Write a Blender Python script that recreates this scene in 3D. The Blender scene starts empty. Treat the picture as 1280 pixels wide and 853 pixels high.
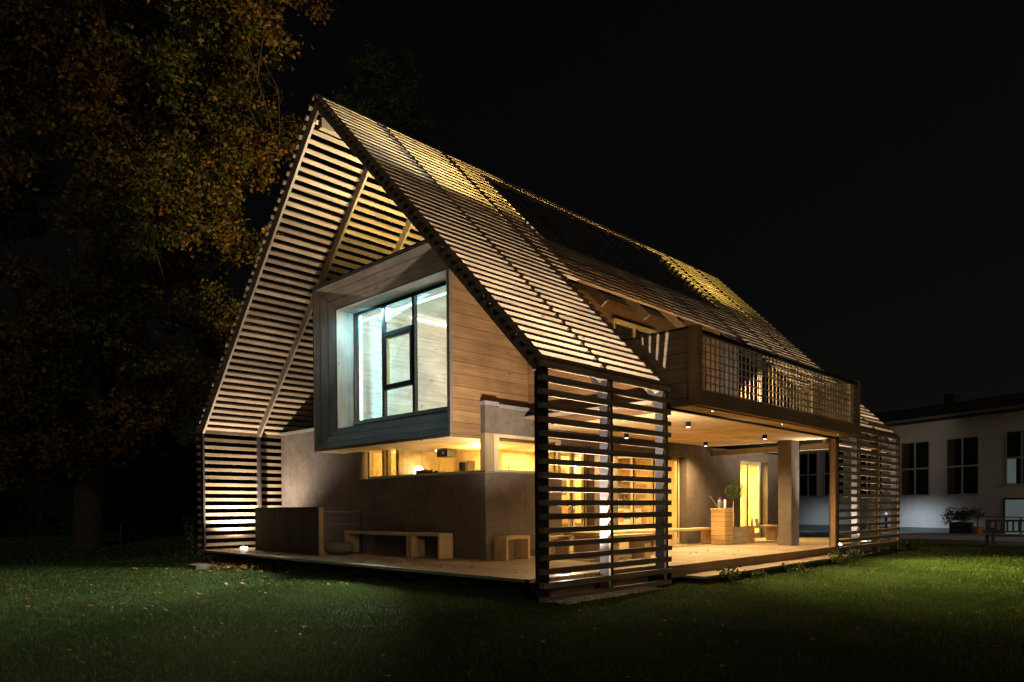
import bpy, bmesh, math, random
import numpy as np
from mathutils import Vector, Matrix
random.seed(7); RNG = np.random.default_rng(7)
S = bpy.context.scene
COL = S.collection
R = math.radians

# ------------------------------------------------------------------ camera
cam_d = bpy.data.cameras.new('camera'); cam = bpy.data.objects.new('camera', cam_d); COL.objects.link(cam)
rt = Vector((0.7143385, 0.6997686, -0.0066605)); up = Vector((-0.0072778, 0.0169459, 0.9998299)); fw = Vector((-0.6997625, 0.7141685, -0.0171979))
m = Matrix((rt, up, -fw)).transposed().to_4x4(); m.translation = Vector((11.6462, -6.8142, 1.2503)); cam.matrix_world = m
cam_d.sensor_width = 36.0; cam_d.lens = 886.0 / 1280 * 36; cam_d.shift_x = 0.0; cam_d.shift_y = (649.93 - 426.5) / 1280
cam_d.clip_start = 0.05; cam_d.clip_end = 600
S.camera = cam
# ------------------------------------------------------------------ world: moonless night sky, the Nishita sky far below daylight
w = bpy.data.worlds.new('World'); S.world = w; w.use_nodes = True
wt = w.node_tree; wt.nodes.clear()
wo = wt.nodes.new('ShaderNodeOutputWorld'); wb = wt.nodes.new('ShaderNodeBackground'); sky = wt.nodes.new('ShaderNodeTexSky')
sky.sky_type = 'NISHITA'; sky.sun_disc = False; sky.sun_elevation = R(1.5); sky.sun_rotation = R(200)
wb.inputs['Strength'].default_value = 0.0024
hs = wt.nodes.new('ShaderNodeHueSaturation'); hs.inputs['Saturation'].default_value = 0.25
wt.links.new(sky.outputs[0], hs.inputs['Color']); wt.links.new(hs.outputs[0], wb.inputs[0]); wt.links.new(wb.outputs[0], wo.inputs[0])
fill_sun_d = bpy.data.lights.new('moon', 'SUN'); fill_sun_d.energy = 0.23; fill_sun_d.angle = R(12); fill_sun_d.color = (1.0, .82, .64)  # added warm overall fill, not moonlight; lifts the outer batten faces
moon = bpy.data.objects.new('moon', fill_sun_d); COL.objects.link(moon); moon.rotation_euler = (R(77), 0, R(57))
S.view_settings.view_transform = 'Standard'; S.view_settings.look = 'None'; S.view_settings.exposure = 0; S.view_settings.gamma = 1
S.view_settings.use_curve_mapping = False
S.render.engine = 'CYCLES'
S.cycles.use_denoising = True; S.cycles.max_bounces = 7; S.cycles.diffuse_bounces = 3; S.cycles.glossy_bounces = 3
S.cycles.transparent_max_bounces = 10; S.cycles.sample_clamp_indirect = 4; S.cycles.use_light_tree = True
S.cycles.caustics_reflective = False; S.cycles.caustics_refractive = False

# ------------------------------------------------------------------ node helpers
def new_mat(name):
    m = bpy.data.materials.new(name); m.use_nodes = True
    nt = m.node_tree; b = nt.nodes['Principled BSDF']
    return m, nt, b
def N(nt, t, **kw):
    n = nt.nodes.new(t)
    for k, v in kw.items(): setattr(n, k, v)
    return n
def ramp(nt, fac, stops):
    r = N(nt, 'ShaderNodeValToRGB'); e = r.color_ramp.elements
    e[0].position, e[0].color = stops[0][0], (*stops[0][1], 1)
    e[1].position, e[1].color = stops[-1][0], (*stops[-1][1], 1)
    for p, c in stops[1:-1]:
        q = e.new(p); q.color = (*c, 1)
    nt.links.new(fac, r.inputs[0]); return r.outputs[0]
def mix(nt, a, b, fac, mode='MIX'):
    n = N(nt, 'ShaderNodeMix', data_type='RGBA', blend_type=mode)
    for sock, v in ((n.inputs['Factor'], fac), (n.inputs['A'], a), (n.inputs['B'], b)):
        if isinstance(v, (int, float)): sock.default_value = v
        elif isinstance(v, tuple): sock.default_value = (*v, 1)
        else: nt.links.new(v, sock)
    return n.outputs['Result']
def mth(nt, op, a, b=0.0):
    n = N(nt, 'ShaderNodeMath', operation=op)
    for i, v in enumerate((a, b)):
        if isinstance(v, (int, float)): n.inputs[i].default_value = v
        else: nt.links.new(v, n.inputs[i])
    return n.outputs[0]
def wood(name, dark, light, grain='Y', seam=None, step=0.21, rough=0.65, tone=0.35, knots=True, off=0.0, bump=0.25):
    """grain = axis along which the boards run; seam = axis across which boards repeat every step metres"""
    m, nt, b = new_mat(name)
    tc = N(nt, 'ShaderNodeTexCoord'); sx = N(nt, 'ShaderNodeSeparateXYZ'); nt.links.new(tc.outputs['Object'], sx.inputs[0])
    ax = {'X': 0, 'Y': 1, 'Z': 2}
    board = None
    if seam:
        t = mth(nt, 'DIVIDE', mth(nt, 'ADD', sx.outputs[ax[seam]], off), step)
        board = mth(nt, 'FLOOR', t); fr = mth(nt, 'FRACT', t)
    mp = N(nt, 'ShaderNodeMapping'); sc = [26, 26, 26]; sc[ax[grain]] = 1.1; mp.inputs['Scale'].default_value = sc
    nt.links.new(tc.outputs['Object'], mp.inputs[0])
    src = mp.outputs[0]
    at = N(nt, 'ShaderNodeAttribute', attribute_name='tone')
    addv = N(nt, 'ShaderNodeVectorMath', operation='ADD'); cb = N(nt, 'ShaderNodeCombineXYZ')
    sh = mth(nt, 'MULTIPLY', at.outputs['Fac'], 37.0)
    if board is not None: sh = mth(nt, 'ADD', sh, mth(nt, 'MULTIPLY', board, 5.37))
    for i in range(3): nt.links.new(sh, cb.inputs[i])
    nt.links.new(src, addv.inputs[0]); nt.links.new(cb.outputs[0], addv.inputs[1])
    n1 = N(nt, 'ShaderNodeTexNoise'); n1.inputs['Scale'].default_value = 1.0; n1.inputs['Detail'].default_value = 6; n1.inputs['Roughness'].default_value = .65
    nt.links.new(addv.outputs[0], n1.inputs['Vector'])
    n2 = N(nt, 'ShaderNodeTexNoise'); n2.inputs['Scale'].default_value = 1.7; n2.inputs['Detail'].default_value = 3
    nt.links.new(tc.outputs['Object'], n2.inputs['Vector'])
    c = ramp(nt, n1.outputs['Fac'], [(.3, dark), (.7, light)])
    c = mix(nt, c, ramp(nt, n2.outputs['Fac'], [(.3, (.72, .72, .72)), (.72, (1.12, 1.1, 1.08))]), 1.0, 'MULTIPLY')
    # board to board difference
    wn = N(nt, 'ShaderNodeTexWhiteNoise', noise_dimensions='1D'); nt.links.new(sh, wn.inputs['W'])
    c = mix(nt, c, ramp(nt, wn.outputs['Value'], [(0, (1 - tone,) * 3), (1, (1 + tone * .5,) * 3)]), 1.0, 'MULTIPLY')
    if knots:
        kv = N(nt, 'ShaderNodeTexVoronoi'); kv.inputs['Scale'].default_value = 1.0
        km = N(nt, 'ShaderNodeMapping'); ks = [5, 5, 5]; ks[ax[grain]] = 2.0; km.inputs['Scale'].default_value = ks
        nt.links.new(tc.outputs['Object'], km.inputs[0]); nt.links.new(km.outputs[0], kv.inputs['Vector'])
        c = mix(nt, tuple(x * .35 for x in dark), c, ramp(nt, kv.outputs['Distance'], [(.05, (0, 0, 0)), (.10, (1, 1, 1))]))
    h = n1.outputs['Fac']
    if seam:
        e = mth(nt, 'MINIMUM', fr, mth(nt, 'SUBTRACT', 1.0, fr))
        line = mth(nt, 'SMOOTH_MIN', 1.0, mth(nt, 'DIVIDE', e, 0.006 / step))
        cl = N(nt, 'ShaderNodeClamp'); nt.links.new(mth(nt, 'DIVIDE', e, 0.008 / step), cl.inputs[0])
        c = mix(nt, tuple(x * .18 for x in dark), c, cl.outputs[0])
        h = mth(nt, 'ADD', mth(nt, 'MULTIPLY', h, .3), cl.outputs[0])
    bp = N(nt, 'ShaderNodeBump'); bp.inputs['Strength'].default_value = bump; bp.inputs['Distance'].default_value = .008
    nt.links.new(h, bp.inputs['Height']); nt.links.new(bp.outputs[0], b.inputs['Normal'])
    nt.links.new(c, b.inputs['Base Color']); b.inputs['Roughness'].default_value = rough
    b.inputs['Specular IOR Level'].default_value = 0.25
    return m
def plain(name, col, rough=.5, metal=0.0, var=.15, scale=8, bump=.05, spec=.4):
    m, nt, b = new_mat(name)
    tc = N(nt, 'ShaderNodeTexCoord'); n = N(nt, 'ShaderNodeTexNoise'); n.inputs['Scale'].default_value = scale; n.inputs['Detail'].default_value = 6
    nt.links.new(tc.outputs['Object'], n.inputs['Vector'])
    c = ramp(nt, n.outputs['Fac'], [(.3, tuple(x * (1 - var) for x in col)), (.7, tuple(x * (1 + var) for x in col))])
    nt.links.new(c, b.inputs['Base Color']); b.inputs['Roughness'].default_value = rough; b.inputs['Metallic'].default_value = metal
    b.inputs['Specular IOR Level'].default_value = spec
    if bump:
        bp = N(nt, 'ShaderNodeBump'); bp.inputs['Strength'].default_value = bump; bp.inputs['Distance'].default_value = .02
        nt.links.new(n.outputs['Fac'], bp.inputs['Height']); nt.links.new(bp.outputs[0], b.inputs['Normal'])
    return m
def emit(name, col, st):
    m, nt, b = new_mat(name); b.inputs['Base Color'].default_value = (.8, .8, .8, 1)
    b.inputs['Emission Color'].default_value = (*col, 1); b.inputs['Emission Strength'].default_value = st
    return m
def concrete(name, a, b_, seam='X', step=.84, off=0.0):
    m, nt, b = new_mat(name)
    tc = N(nt, 'ShaderNodeTexCoord'); sx = N(nt, 'ShaderNodeSeparateXYZ'); nt.links.new(tc.outputs['Object'], sx.inputs[0])
    n1 = N(nt, 'ShaderNodeTexNoise'); n1.inputs['Scale'].default_value = 1.6; n1.inputs['Detail'].default_value = 9; n1.inputs['Roughness'].default_value = .7
    n2 = N(nt, 'ShaderNodeTexNoise'); n2.inputs['Scale'].default_value = 13; n2.inputs['Detail'].default_value = 5
    for n in (n1, n2): nt.links.new(tc.outputs['Object'], n.inputs['Vector'])
    c = ramp(nt, n1.outputs['Fac'], [(.34, a), (.66, b_)])
    c = mix(nt, c, ramp(nt, n2.outputs['Fac'], [(.3, (.86, .86, .86)), (.7, (1.12, 1.12, 1.12))]), 1.0, 'MULTIPLY')
    s = sx.outputs[{'X': 0, 'Y': 1, 'Z': 2}[seam]]
    fr = mth(nt, 'FRACT', mth(nt, 'DIVIDE', mth(nt, 'ADD', s, off), step))
    e = mth(nt, 'MINIMUM', fr, mth(nt, 'SUBTRACT', 1.0, fr))
    cl = N(nt, 'ShaderNodeClamp'); nt.links.new(mth(nt, 'DIVIDE', e, .007 / step), cl.inputs[0])
    c = mix(nt, tuple(x * .45 for x in a), c, cl.outputs[0])
    nt.links.new(c, b.inputs['Base Color']); b.inputs['Roughness'].default_value = .82; b.inputs['Specular IOR Level'].default_value = .2
    bp = N(nt, 'ShaderNodeBump'); bp.inputs['Strength'].default_value = .12; bp.inputs['Distance'].default_value = .01
    nt.links.new(mth(nt, 'ADD', n2.outputs['Fac'], cl.outputs[0]), bp.inputs['Height']); nt.links.new(bp.outputs[0], b.inputs['Normal'])
    return m
def glass(name, tint=(.97, .98, .97), refl=.09):
    m, nt, b = new_mat(name); nt.nodes.remove(b)
    tr = N(nt, 'ShaderNodeBsdfTransparent'); tr.inputs[0].default_value = (*tint, 1)
    gl = N(nt, 'ShaderNodeBsdfGlossy'); gl.inputs['Roughness'].default_value = .02
    ms = N(nt, 'ShaderNodeMixShader'); lw = N(nt, 'ShaderNodeLayerWeight'); lw.inputs['Blend'].default_value = .25
    f = mth(nt, 'MINIMUM', mth(nt, 'ADD', mth(nt, 'MULTIPLY', lw.outputs['Fresnel'], .6), .02), .5)
    nt.links.new(f, ms.inputs[0]); nt.links.new(tr.outputs[0], ms.inputs[1]); nt.links.new(gl.outputs[0], ms.inputs[2])
    nt.links.new(ms.outputs[0], nt.nodes['Material Output'].inputs['Surface'])
    return m
M = {}
M['batten'] = wood('weathered_larch', (.22, .150, .090), (.43, .325, .215), 'Y', tone=.4, bump=.35)
M['frame'] = wood('frame_timber', (.20, .155, .11), (.36, .29, .21), 'Z', tone=.2)
M['post'] = plain('dark_painted_post', (.034, .030, .033), .6, 0, .2, 14)
M['edge'] = wood('pale_edge_timber', (.45, .36, .26), (.62, .51, .38), 'Z', tone=.1, knots=False)
M['siding'] = wood('siding_boards', (.135, .074, .030), (.235, .135, .060), 'Y', 'Z', .215, tone=.22, off=.02)
M['siding_x'] = wood('siding_boards_cross', (.13, .062, .024), (.22, .115, .046), 'X', 'Z', .215, tone=.22, off=.02)
M['siding_dark'] = wood('balcony_boards', (.20, .15, .10), (.33, .25, .165), 'X', 'Z', .235, tone=.2, off=.1)
M['greyboard'] = wood('weathered_grey_boards', (.10, .080, .064), (.20, .162, .130), 'X', 'Y', .11, tone=.25)
M['greyboard_v'] = wood('weathered_grey_upright_boards', (.095, .078, .064), (.18, .148, .122), 'Z', 'Y', .11, tone=.25)
M['greyrim'] = wood('weathered_rim', (.09, .075, .06), (.16, .13, .105), 'X', tone=.1)
M['ceil'] = wood('spruce_ceiling', (.52, .36, .17), (.72, .53, .29), 'Y', 'X', .6, tone=.08, knots=True)
M['room'] = wood('pale_plywood', (.50, .40, .28), (.84, .77, .66), 'Y', tone=.02, knots=True, bump=.05)
M['reveal'] = wood('reveal_plywood', (.34, .28, .22), (.50, .43, .35), 'Z', tone=.05, bump=.05)
M['room_y'] = wood('warm_spruce_panel', (.60, .42, .15), (.76, .57, .26), 'Z', 'Y', .5, tone=.08, bump=.05)
M['room_yx'] = wood('warm_spruce_panel_cross', (.60, .42, .15), (.76, .57, .26), 'Z', 'X', .5, tone=.08, bump=.05)
M['deck'] = wood('deck_boards', (.22, .165, .105), (.38, .295, .195), 'X', 'Y', .145, tone=.25, rough=.6)
M['fascia'] = wood('fascia_board', (.24, .145, .075), (.38, .24, .13), 'Y', tone=.2)
M['corner'] = wood('corner_post_timber', (.22, .165, .09), (.33, .25, .14), 'Z', tone=.1, knots=False)
M['oak'] = wood('oak_slab', (.42, .27, .12), (.64, .44, .22), 'Y', tone=.15)
M['oak_z'] = wood('oak_slab_upright', (.42, .27, .12), (.62, .42, .21), 'Z', tone=.15)
M['oak_x'] = wood('oak_slab_cross', (.40, .28, .15), (.60, .44, .25), 'X', tone=.15)
M['crate'] = wood('stacked_oak_boards', (.42, .25, .10), (.64, .41, .18), 'X', 'Z', .115, tone=.35)
M['crate_g'] = wood('stacked_weathered_boards', (.30, .22, .14), (.50, .40, .28), 'X', 'Z', .16, tone=.35)
M['darkboard'] = wood('dark_upright_boards', (.045, .034, .024), (.09, .068, .046), 'Z', 'X', .1, tone=.35)
M['winframe'] = wood('pale_window_frame', (.46, .36, .19), (.60, .49, .28), 'Z', tone=.05, knots=False, bump=.05)
M['conc'] = concrete('concrete_wall', (.075, .060, .047), (.125, .100, .079), 'X', .92, .3)
M['conc_y'] = concrete('concrete_wall_side', (.085, .067, .051), (.14, .112, .087), 'Y', 1.15, .3)
M['black'] = plain('black_metal', (.018, .018, .02), .45, .3, .1)
M['steel'] = plain('brushed_steel', (.45, .45, .46), .35, .9, .1)
M['zinc'] = plain('zinc_sheet', (.33, .33, .32), .45, .6, .12)
M['dark'] = plain('roof_membrane', (.02, .02, .02), .9, 0, .2)
M['white'] = plain('white_plaster', (.62, .60, .58), .9, 0, .06, 3, .05, .2)
M['white_gloss'] = plain('white_enamel', (.78, .78, .76), .3, 0, .03)
M['plinth'] = plain('grey_plinth', (.14, .15, .16), .85, 0, .15, 20)
M['winblack'] = plain('dark_room', (.012, .014, .015), .25, 0, .2)
M['curtain'] = plain('ochre_curtain', (.07, .042, .018), .9, 0, .2, 12)
M['wframe'] = plain('painted_window_bar', (.42, .40, .39), .6, 0, .05)
M['roofbg'] = plain('dark_roof_sheet', (.035, .033, .032), .8, 0, .3, 10)
M['stone'] = plain('rough_stone', (.15, .14, .11), .9, 0, .35, 9, .6)
M['terracotta'] = plain('terracotta', (.60, .22, .08), .8, 0, .1)
M['paving'] = plain('pale_paving', (.20, .20, .20), .85, 0, .15, 6, .2)
M['landing'] = plain('pale_concrete_slab', (.50, .49, .50), .8, 0, .1, 6, .1)
M['soil'] = plain('soil', (.05, .035, .02), .95, 0, .4, 30, .5)
M['bark'] = plain('bark', (.045, .034, .024), .95, 0, .45, 6, .9)
M['redwood'] = plain('reddish_garden_timber', (.05, .026, .018), .6, 0, .25, 20)
M['glass'] = glass('window_glass')
M['pane_dark'] = plain('night_glass', (.015, .017, .018), .08, 0, .1, 2, 0, .6)
M['orange'] = plain('orange_cabinet', (.80, .30, .03), .5, 0, .05)
M['led'] = emit('cool_led', (.30, .84, 1.0), 9)
M['led_w'] = emit('white_led', (.85, .93, 1.0), 9)
M['lens'] = emit('uplight_lens', (1.0, .90, .78), 60)
M['spot_lens'] = emit('ceiling_spot_lens', (1.0, .88, .66), 25)
M['globe'] = emit('lamp_globe', (1.0, .86, .62), 60)
M['lcd'] = emit('screen_glow', (.75, .85, 1.0), .9)
M['cyan_room'] = emit('lit_room_window', (.50, .80, .82), .07)
M['farlit'] = emit('far_lit_window', (.8, .9, 1.0), 1.2)
# PV glass
m, nt, b = new_mat('solar_glass'); tc = N(nt, 'ShaderNodeTexCoord'); br = N(nt, 'ShaderNodeTexBrick')
br.offset = 0; br.inputs['Scale'].default_value = 1; br.inputs['Brick Width'].default_value = .16; br.inputs['Row Height'].default_value = .13; br.inputs['Mortar Size'].default_value = .006
br.inputs['Color1'].default_value = (.006, .007, .010, 1); br.inputs['Color2'].default_value = (.010, .010, .013, 1); br.inputs['Mortar'].default_value = (.40, .36, .30, 1)
mp = N(nt, 'ShaderNodeMapping'); mp.inputs['Rotation'].default_value = (0, 0, R(90)); nt.links.new(tc.outputs['Object'], mp.inputs[0]); nt.links.new(mp.outputs[0], br.inputs[0])
nt.links.new(br.outputs[0], b.inputs['Base Color']); b.inputs['Roughness'].default_value = .22; M['pv'] = m

# ------------------------------------------------------------------ mesh helpers
class MB:
    def __init__(s): s.v = []; s.f = []; s.t = []
    def poly8(s, p, tone=None):
        o = len(s.v); s.v += [tuple(q) for q in p]; tone = random.random() if tone is None else tone; s.t += [tone] * 8
        s.f += [(o+3, o+2, o+1, o), (o+4, o+5, o+6, o+7), (o, o+1, o+5, o+4), (o+1, o+2, o+6, o+5), (o+2, o+3, o+7, o+6), (o+3, o, o+4, o+7)]
        return s
    def box(s, x0, x1, y0, y1, z0, z1, tone=None):
        return s.poly8([(x0, y0, z0), (x1, y0, z0), (x1, y1, z0), (x0, y1, z0), (x0, y0, z1), (x1, y0, z1), (x1, y1, z1), (x0, y1, z1)], tone)
    def prism(s, pts, axis, a, b, tone=None):
        """convex polygon of 2D points extruded along axis from a to b"""
        o = len(s.v); n = len(pts); tone = random.random() if tone is None else tone
        for q in (a, b):
            for (u, v) in pts:
                s.v.append({'Y': (u, q, v), 'X': (q, u, v), 'Z': (u, v, q)}[axis])
        s.t += [tone] * (2 * n)
        s.f.append(tuple(range(o, o + n))); s.f.append(tuple(range(o + 2*n - 1, o + n - 1, -1)))
        for i in range(n):
            j = (i + 1) % n; s.f.append((o + i, o + n + i, o + n + j, o + j))
        return s
    def tube(s, a, b, r0, r1=None, n=10, caps=True):
        r1 = r0 if r1 is None else r1; a = Vector(a); b = Vector(b); d = (b - a).normalized()
        u = d.orthogonal().normalized(); v = d.cross(u); o = len(s.v)
        for c, r in ((a, r0), (b, r1)):
            for i in range(n):
                t = 2 * math.pi * i / n; s.v.append(tuple(c + (u * math.cos(t) + v * math.sin(t)) * r))
        s.t += [random.random()] * (2 * n)
        for i in range(n):
            j = (i + 1) % n; s.f.append((o + i, o + j, o + n + j, o + n + i))
        if caps: s.f.append(tuple(range(o + n - 1, o - 1, -1))); s.f.append(tuple(range(o + n, o + 2 * n)))
        return s
    def lathe(s, prof, c=(0, 0, 0), n=24):
        o = len(s.v)
        for (r, z) in prof:
            for i in range(n):
                t = 2 * math.pi * i / n; s.v.append((c[0] + r * math.cos(t), c[1] + r * math.sin(t), c[2] + z))
        s.t += [random.random()] * (n * len(prof))
        for k in range(len(prof) - 1):
            for i in range(n):
                j = (i + 1) % n; s.f.append((o + k*n + i, o + k*n + j, o + (k+1)*n + j, o + (k+1)*n + i))
        s.f.append(tuple(range(o + n - 1, o - 1, -1))); s.f.append(tuple(range(o + (len(prof)-1)*n, o + len(prof)*n)))
        return s
    def build(s, name, mat, parent=None, bevel=0, smooth=False, origin=None):
        me = bpy.data.meshes.new(name)
        off = Vector(origin) if origin is not None else (Vector(parent.matrix_world_t) if False else Vector((0, 0, 0)))
        me.from_pydata([tuple(Vector(q) - off) for q in s.v], [], s.f)
        at = me.attributes.new('tone', 'FLOAT', 'POINT'); at.data.foreach_set('value', np.array(s.t, dtype=np.float32))
        bm = bmesh.new(); bm.from_mesh(me); bmesh.ops.recalc_face_normals(bm, faces=bm.faces); bm.to_mesh(me); bm.free()
        if smooth:
            me.polygons.foreach_set('use_smooth', [True] * len(me.polygons))
        me.materials.append(mat if not isinstance(mat, str) else M[mat])
        o = bpy.data.objects.new(name, me); COL.objects.link(o); o.location = off
        if parent is not None: o.parent = parent; o.location = off
        if bevel:
            b = o.modifiers.new('bevel', 'BEVEL'); b.width = bevel; b.segments = 2; b.limit_method = 'ANGLE'
        return o
def build_each(mb, name, mat, parent):
    out = []
    for i in range(0, len(mb.v), 8):
        q = MB(); q.v = mb.v[i:i+8]; q.t = mb.t[i:i+8]
        q.f = [(3, 2, 1, 0), (4, 5, 6, 7), (0, 1, 5, 4), (1, 2, 6, 5), (2, 3, 7, 6), (3, 0, 4, 7)]; out.append(q.build(name, mat, parent))
    return out
def tag(o, label=None, cat=None, group=None, kind=None):
    if label: o['label'] = label
    if cat: o['category'] = cat
    if group: o['group'] = group
    if kind: o['kind'] = kind
    return o
def empty(name, loc, label, cat, group=None, rz=0):
    o = bpy.data.objects.new(name, None); COL.objects.link(o); o.location = loc; o.rotation_euler = (0, 0, rz); o.empty_display_size = .1
    return tag(o, label, cat, group)
def copy_tree(o, loc=None, rz=None, label=None):
    c = o.copy(); COL.objects.link(c)
    if loc is not None: c.location = loc
    if rz is not None: c.rotation_euler = (c.rotation_euler[0], c.rotation_euler[1], rz)
    if label: c['label'] = label
    for ch in list(o.children):
        d = ch.copy(); COL.objects.link(d); d.parent = c
        for g in list(ch.children):
            e = g.copy(); COL.objects.link(e); e.parent = d
    return c
GAIN = {'SPOT': 1, 'POINT': 1, 'AREA': 1}
def lamp(kind, loc, energy, color, parent=None, size=.05, spot=None, blend=.6, target=None, area=None):
    d = bpy.data.lights.new(kind.lower() + '_light', kind); d.energy = energy; d.color = color
    if kind == 'SPOT': d.spot_size = R(spot); d.spot_blend = blend; d.shadow_soft_size = size
    elif kind == 'POINT': d.shadow_soft_size = size
    elif kind == 'AREA':
        d.shape = 'RECTANGLE'; d.size, d.size_y = area
    o = bpy.data.objects.new(kind.lower() + '_light', d); COL.objects.link(o); o.location = loc
    if target is not None: o.rotation_euler = (Vector(target) - Vector(loc)).to_track_quat('-Z', 'Y').to_euler()
    if parent is not None:
        o.parent = parent; o.location = Vector(loc) - Vector(parent.location)
    return o

# ------------------------------------------------------------------ dimensions
W = 5.54; L = 14.87; ZE = 3.145; ZR = 8.84; SP = 0.18; ZD = 0.30
TH = math.atan((ZR - ZE) / W); CT, ST = math.cos(TH), math.sin(TH); SLEN = math.hypot(W, ZR - ZE)
FY = [.07, 1.47, 2.93, 4.41, 5.88, 7.35, 8.82, 10.27, 11.72, 13.2, 14.8]     # frames along the house
def slope_pt(side, t, n):   # t down the slope from the ridge, n outwards
    return (side * (CT * t + ST * n), ZR - ST * t + CT * n)

# ================================================================== GROUND
def sheet(name, x0, x1, y0, y1, z, mat, n=1):
    vs = []; fs = []
    for j in range(n + 1):
        for i in range(n + 1): vs.append((x0 + (x1-x0)*i/n, y0 + (y1-y0)*j/n, z))
    for j in range(n):
        for i in range(n): a = j*(n+1)+i; fs.append((a, a+1, a+n+2, a+n+1))
    me = bpy.data.meshes.new(name); me.from_pydata(vs, [], fs); me.materials.append(M[mat]); o = bpy.data.objects.new(name, me); COL.objects.link(o)
    return tag(o, kind='structure')
m, nt, b = new_mat('lawn_soil'); tc = N(nt, 'ShaderNodeTexCoord')
n1 = N(nt, 'ShaderNodeTexNoise'); n1.inputs['Scale'].default_value = .9; n1.inputs['Detail'].default_value = 8
n2 = N(nt, 'ShaderNodeTexNoise'); n2.inputs['Scale'].default_value = 45; n2.inputs['Detail'].default_value = 4
for n in (n1, n2): nt.links.new(tc.outputs['Object'], n.inputs['Vector'])
c = ramp(nt, n1.outputs['Fac'], [(.35, (.03, .055, .014)), (.65, (.05, .085, .02))])
c = mix(nt, c, ramp(nt, n2.outputs['Fac'], [(.35, (.35, .35, .35)), (.65, (1.3, 1.3, 1.3))]), 1.0, 'MULTIPLY')
nt.links.new(c, b.inputs['Base Color']); b.inputs['Roughness'].default_value = .95; b.inputs['Specular IOR Level'].default_value = .1
bp = N(nt, 'ShaderNodeBump'); bp.inputs['Strength'].default_value = 1; bp.inputs['Distance'].default_value = .05; nt.links.new(n2.outputs['Fac'], bp.inputs['Height']); nt.links.new(bp.outputs[0], b.inputs['Normal'])
M['lawn'] = m
sheet('ground', -300, 300, -300, 300, 0, 'lawn', 4)
sheet('paving', -10, 12, 18.6, 32, .01, 'paving')

# ================================================================== HOUSE SHELL
house = empty('timber_house', (0, 0, 0), 'large gabled timber house wrapped in horizontal wooden battens with a lit bay window', 'house')
def batten_y(mb, side, i, y0, y1, tone=None):
    t = .10 + SP * i
    c = [slope_pt(side, t - .04, -.055), slope_pt(side, t + .04, -.055), slope_pt(side, t + .04, 0), slope_pt(side, t - .04, 0)]
    dy = random.uniform(-.012, .012)
    mb.prism(c, 'Y', y0 + dy, y1 + dy, tone)
# west roof: full length
mb = MB()
for i in range(44): 
    for a, b_ in ((0, 5.88), (5.885, 11.72), (11.725, L)): batten_y(mb, -1, i, a, b_)
mb.build('batten_roof', 'batten', house)
# east roof with opening for the solar field and the balcony
mb = MB()
for i in range(44):
    z = ZR - ST * (.10 + SP * i)
    if i < 3: segs = [(0, 5.88), (5.885, 11.72), (11.725, L)]
    elif z > 6.62: segs = [(0, 3.82), (11.1, L)]
    elif z > 5.48: segs = [(0, 3.28), (3.285, 8.82), (8.825, L)] if i % 2 else [(0, 5.88), (5.885, 11.72), (11.725, L)]
    else: segs = [(0, 3.15), (10.2, L)]
    for a, b_ in segs: batten_y(mb, 1, i, a, b_)
mb.build('batten_roof', 'batten', house)
def batten_wall(side, y0, y1, ks):
    mb = MB()
    for k in ks:
        zt = ZE - SP * k; x0, x1 = (W - .085, W) if side > 0 else (-W, -W + .085)
        dy = random.uniform(-.012, .012)
        mb.box(x0, x1, y0 + dy, y1 + dy, zt - .074 - random.uniform(-.003, .003), zt + random.uniform(-.003, .003))
    return mb.build('batten_screen', 'batten', house)
batten_wall(-1, 0, L, range(0, 17)); batten_wall(1, 0, 3.07, range(0, 18)); batten_wall(1, 10.36, L, range(0, 17))
# the portal frames: thin deep boards
for k, y in enumerate(FY):
    f = MB(); y0, y1 = y, y + .045
    for side in (-1, 1):
        if side > 0 and 3.2 < y < 10.1:
            tmax = 4.70
        else: tmax = SLEN - .03
        n0, n1 = -.22, -.006
        if side > 0 and 3.9 < y < 11: n0, n1 = -.30, -.135
        p = [slope_pt(side, .0 if n < -.1 else .0, n) for n in (n0, n1)]
        a0 = (0, ZR + n0 / CT); a1 = (0, ZR + n1 / CT)
        if tmax > 7:
            e = slope_pt(side, tmax, n1); xi = side * (W - .22)
            # underside meets the inner post face
            zi = ZR + n0 / CT - abs(xi) * ST / CT
            f.prism([a0, a1, (side * (W - .006), ZR + n1 / CT - (W - .006) * ST / CT), (side * (W - .006), zi - .1), (xi, zi - .1), (xi, zi)] if False else [a0, a1, (side * (W - .006), ZR + n1 / CT - (W - .006) * ST / CT), (xi, zi)], 'Y', y0, y1)
            zb = .02 if (side > 0 and (y < 3.2 or y > 10)) else .28
            pf = MB(); pf.prism([(xi + side * .004, zi - .012), (side * (W - .008), ZR + n1 / CT - (W - .008) * ST / CT - .01), (side * (W - .008), zb), (xi + side * .004, zb)], 'Y', y0 + .001, y1 - .001); pf.build('frame_post', 'post', house)
            gs = MB(); gs.prism([(xi, zi - .24), (xi, zi - .015), (xi - side * .22, zi + .21)], 'Y', y0 + .004, y1 - .004)
            if k and side > 0: gs.build('gusset_plate', 'post', house)
        else:
            e0 = slope_pt(side, tmax + .10, n0); e1 = slope_pt(side, tmax + .14, n1)
            f.prism([a0, a1, e1, e0], 'Y', y0, y1)
    f.build('portal_frame', 'frame', house)
# pale strips screwed to the rear edge of the frames seen in the side screens
st = MB()
for y in (1.47, 2.93, 10.27, 11.72, 13.2, 14.8):
    st.box(W - .045, W - .012, y - .014, y - .002, .02, ZE - .10)
build_each(st, 'edge_strip', 'edge', house)
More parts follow.
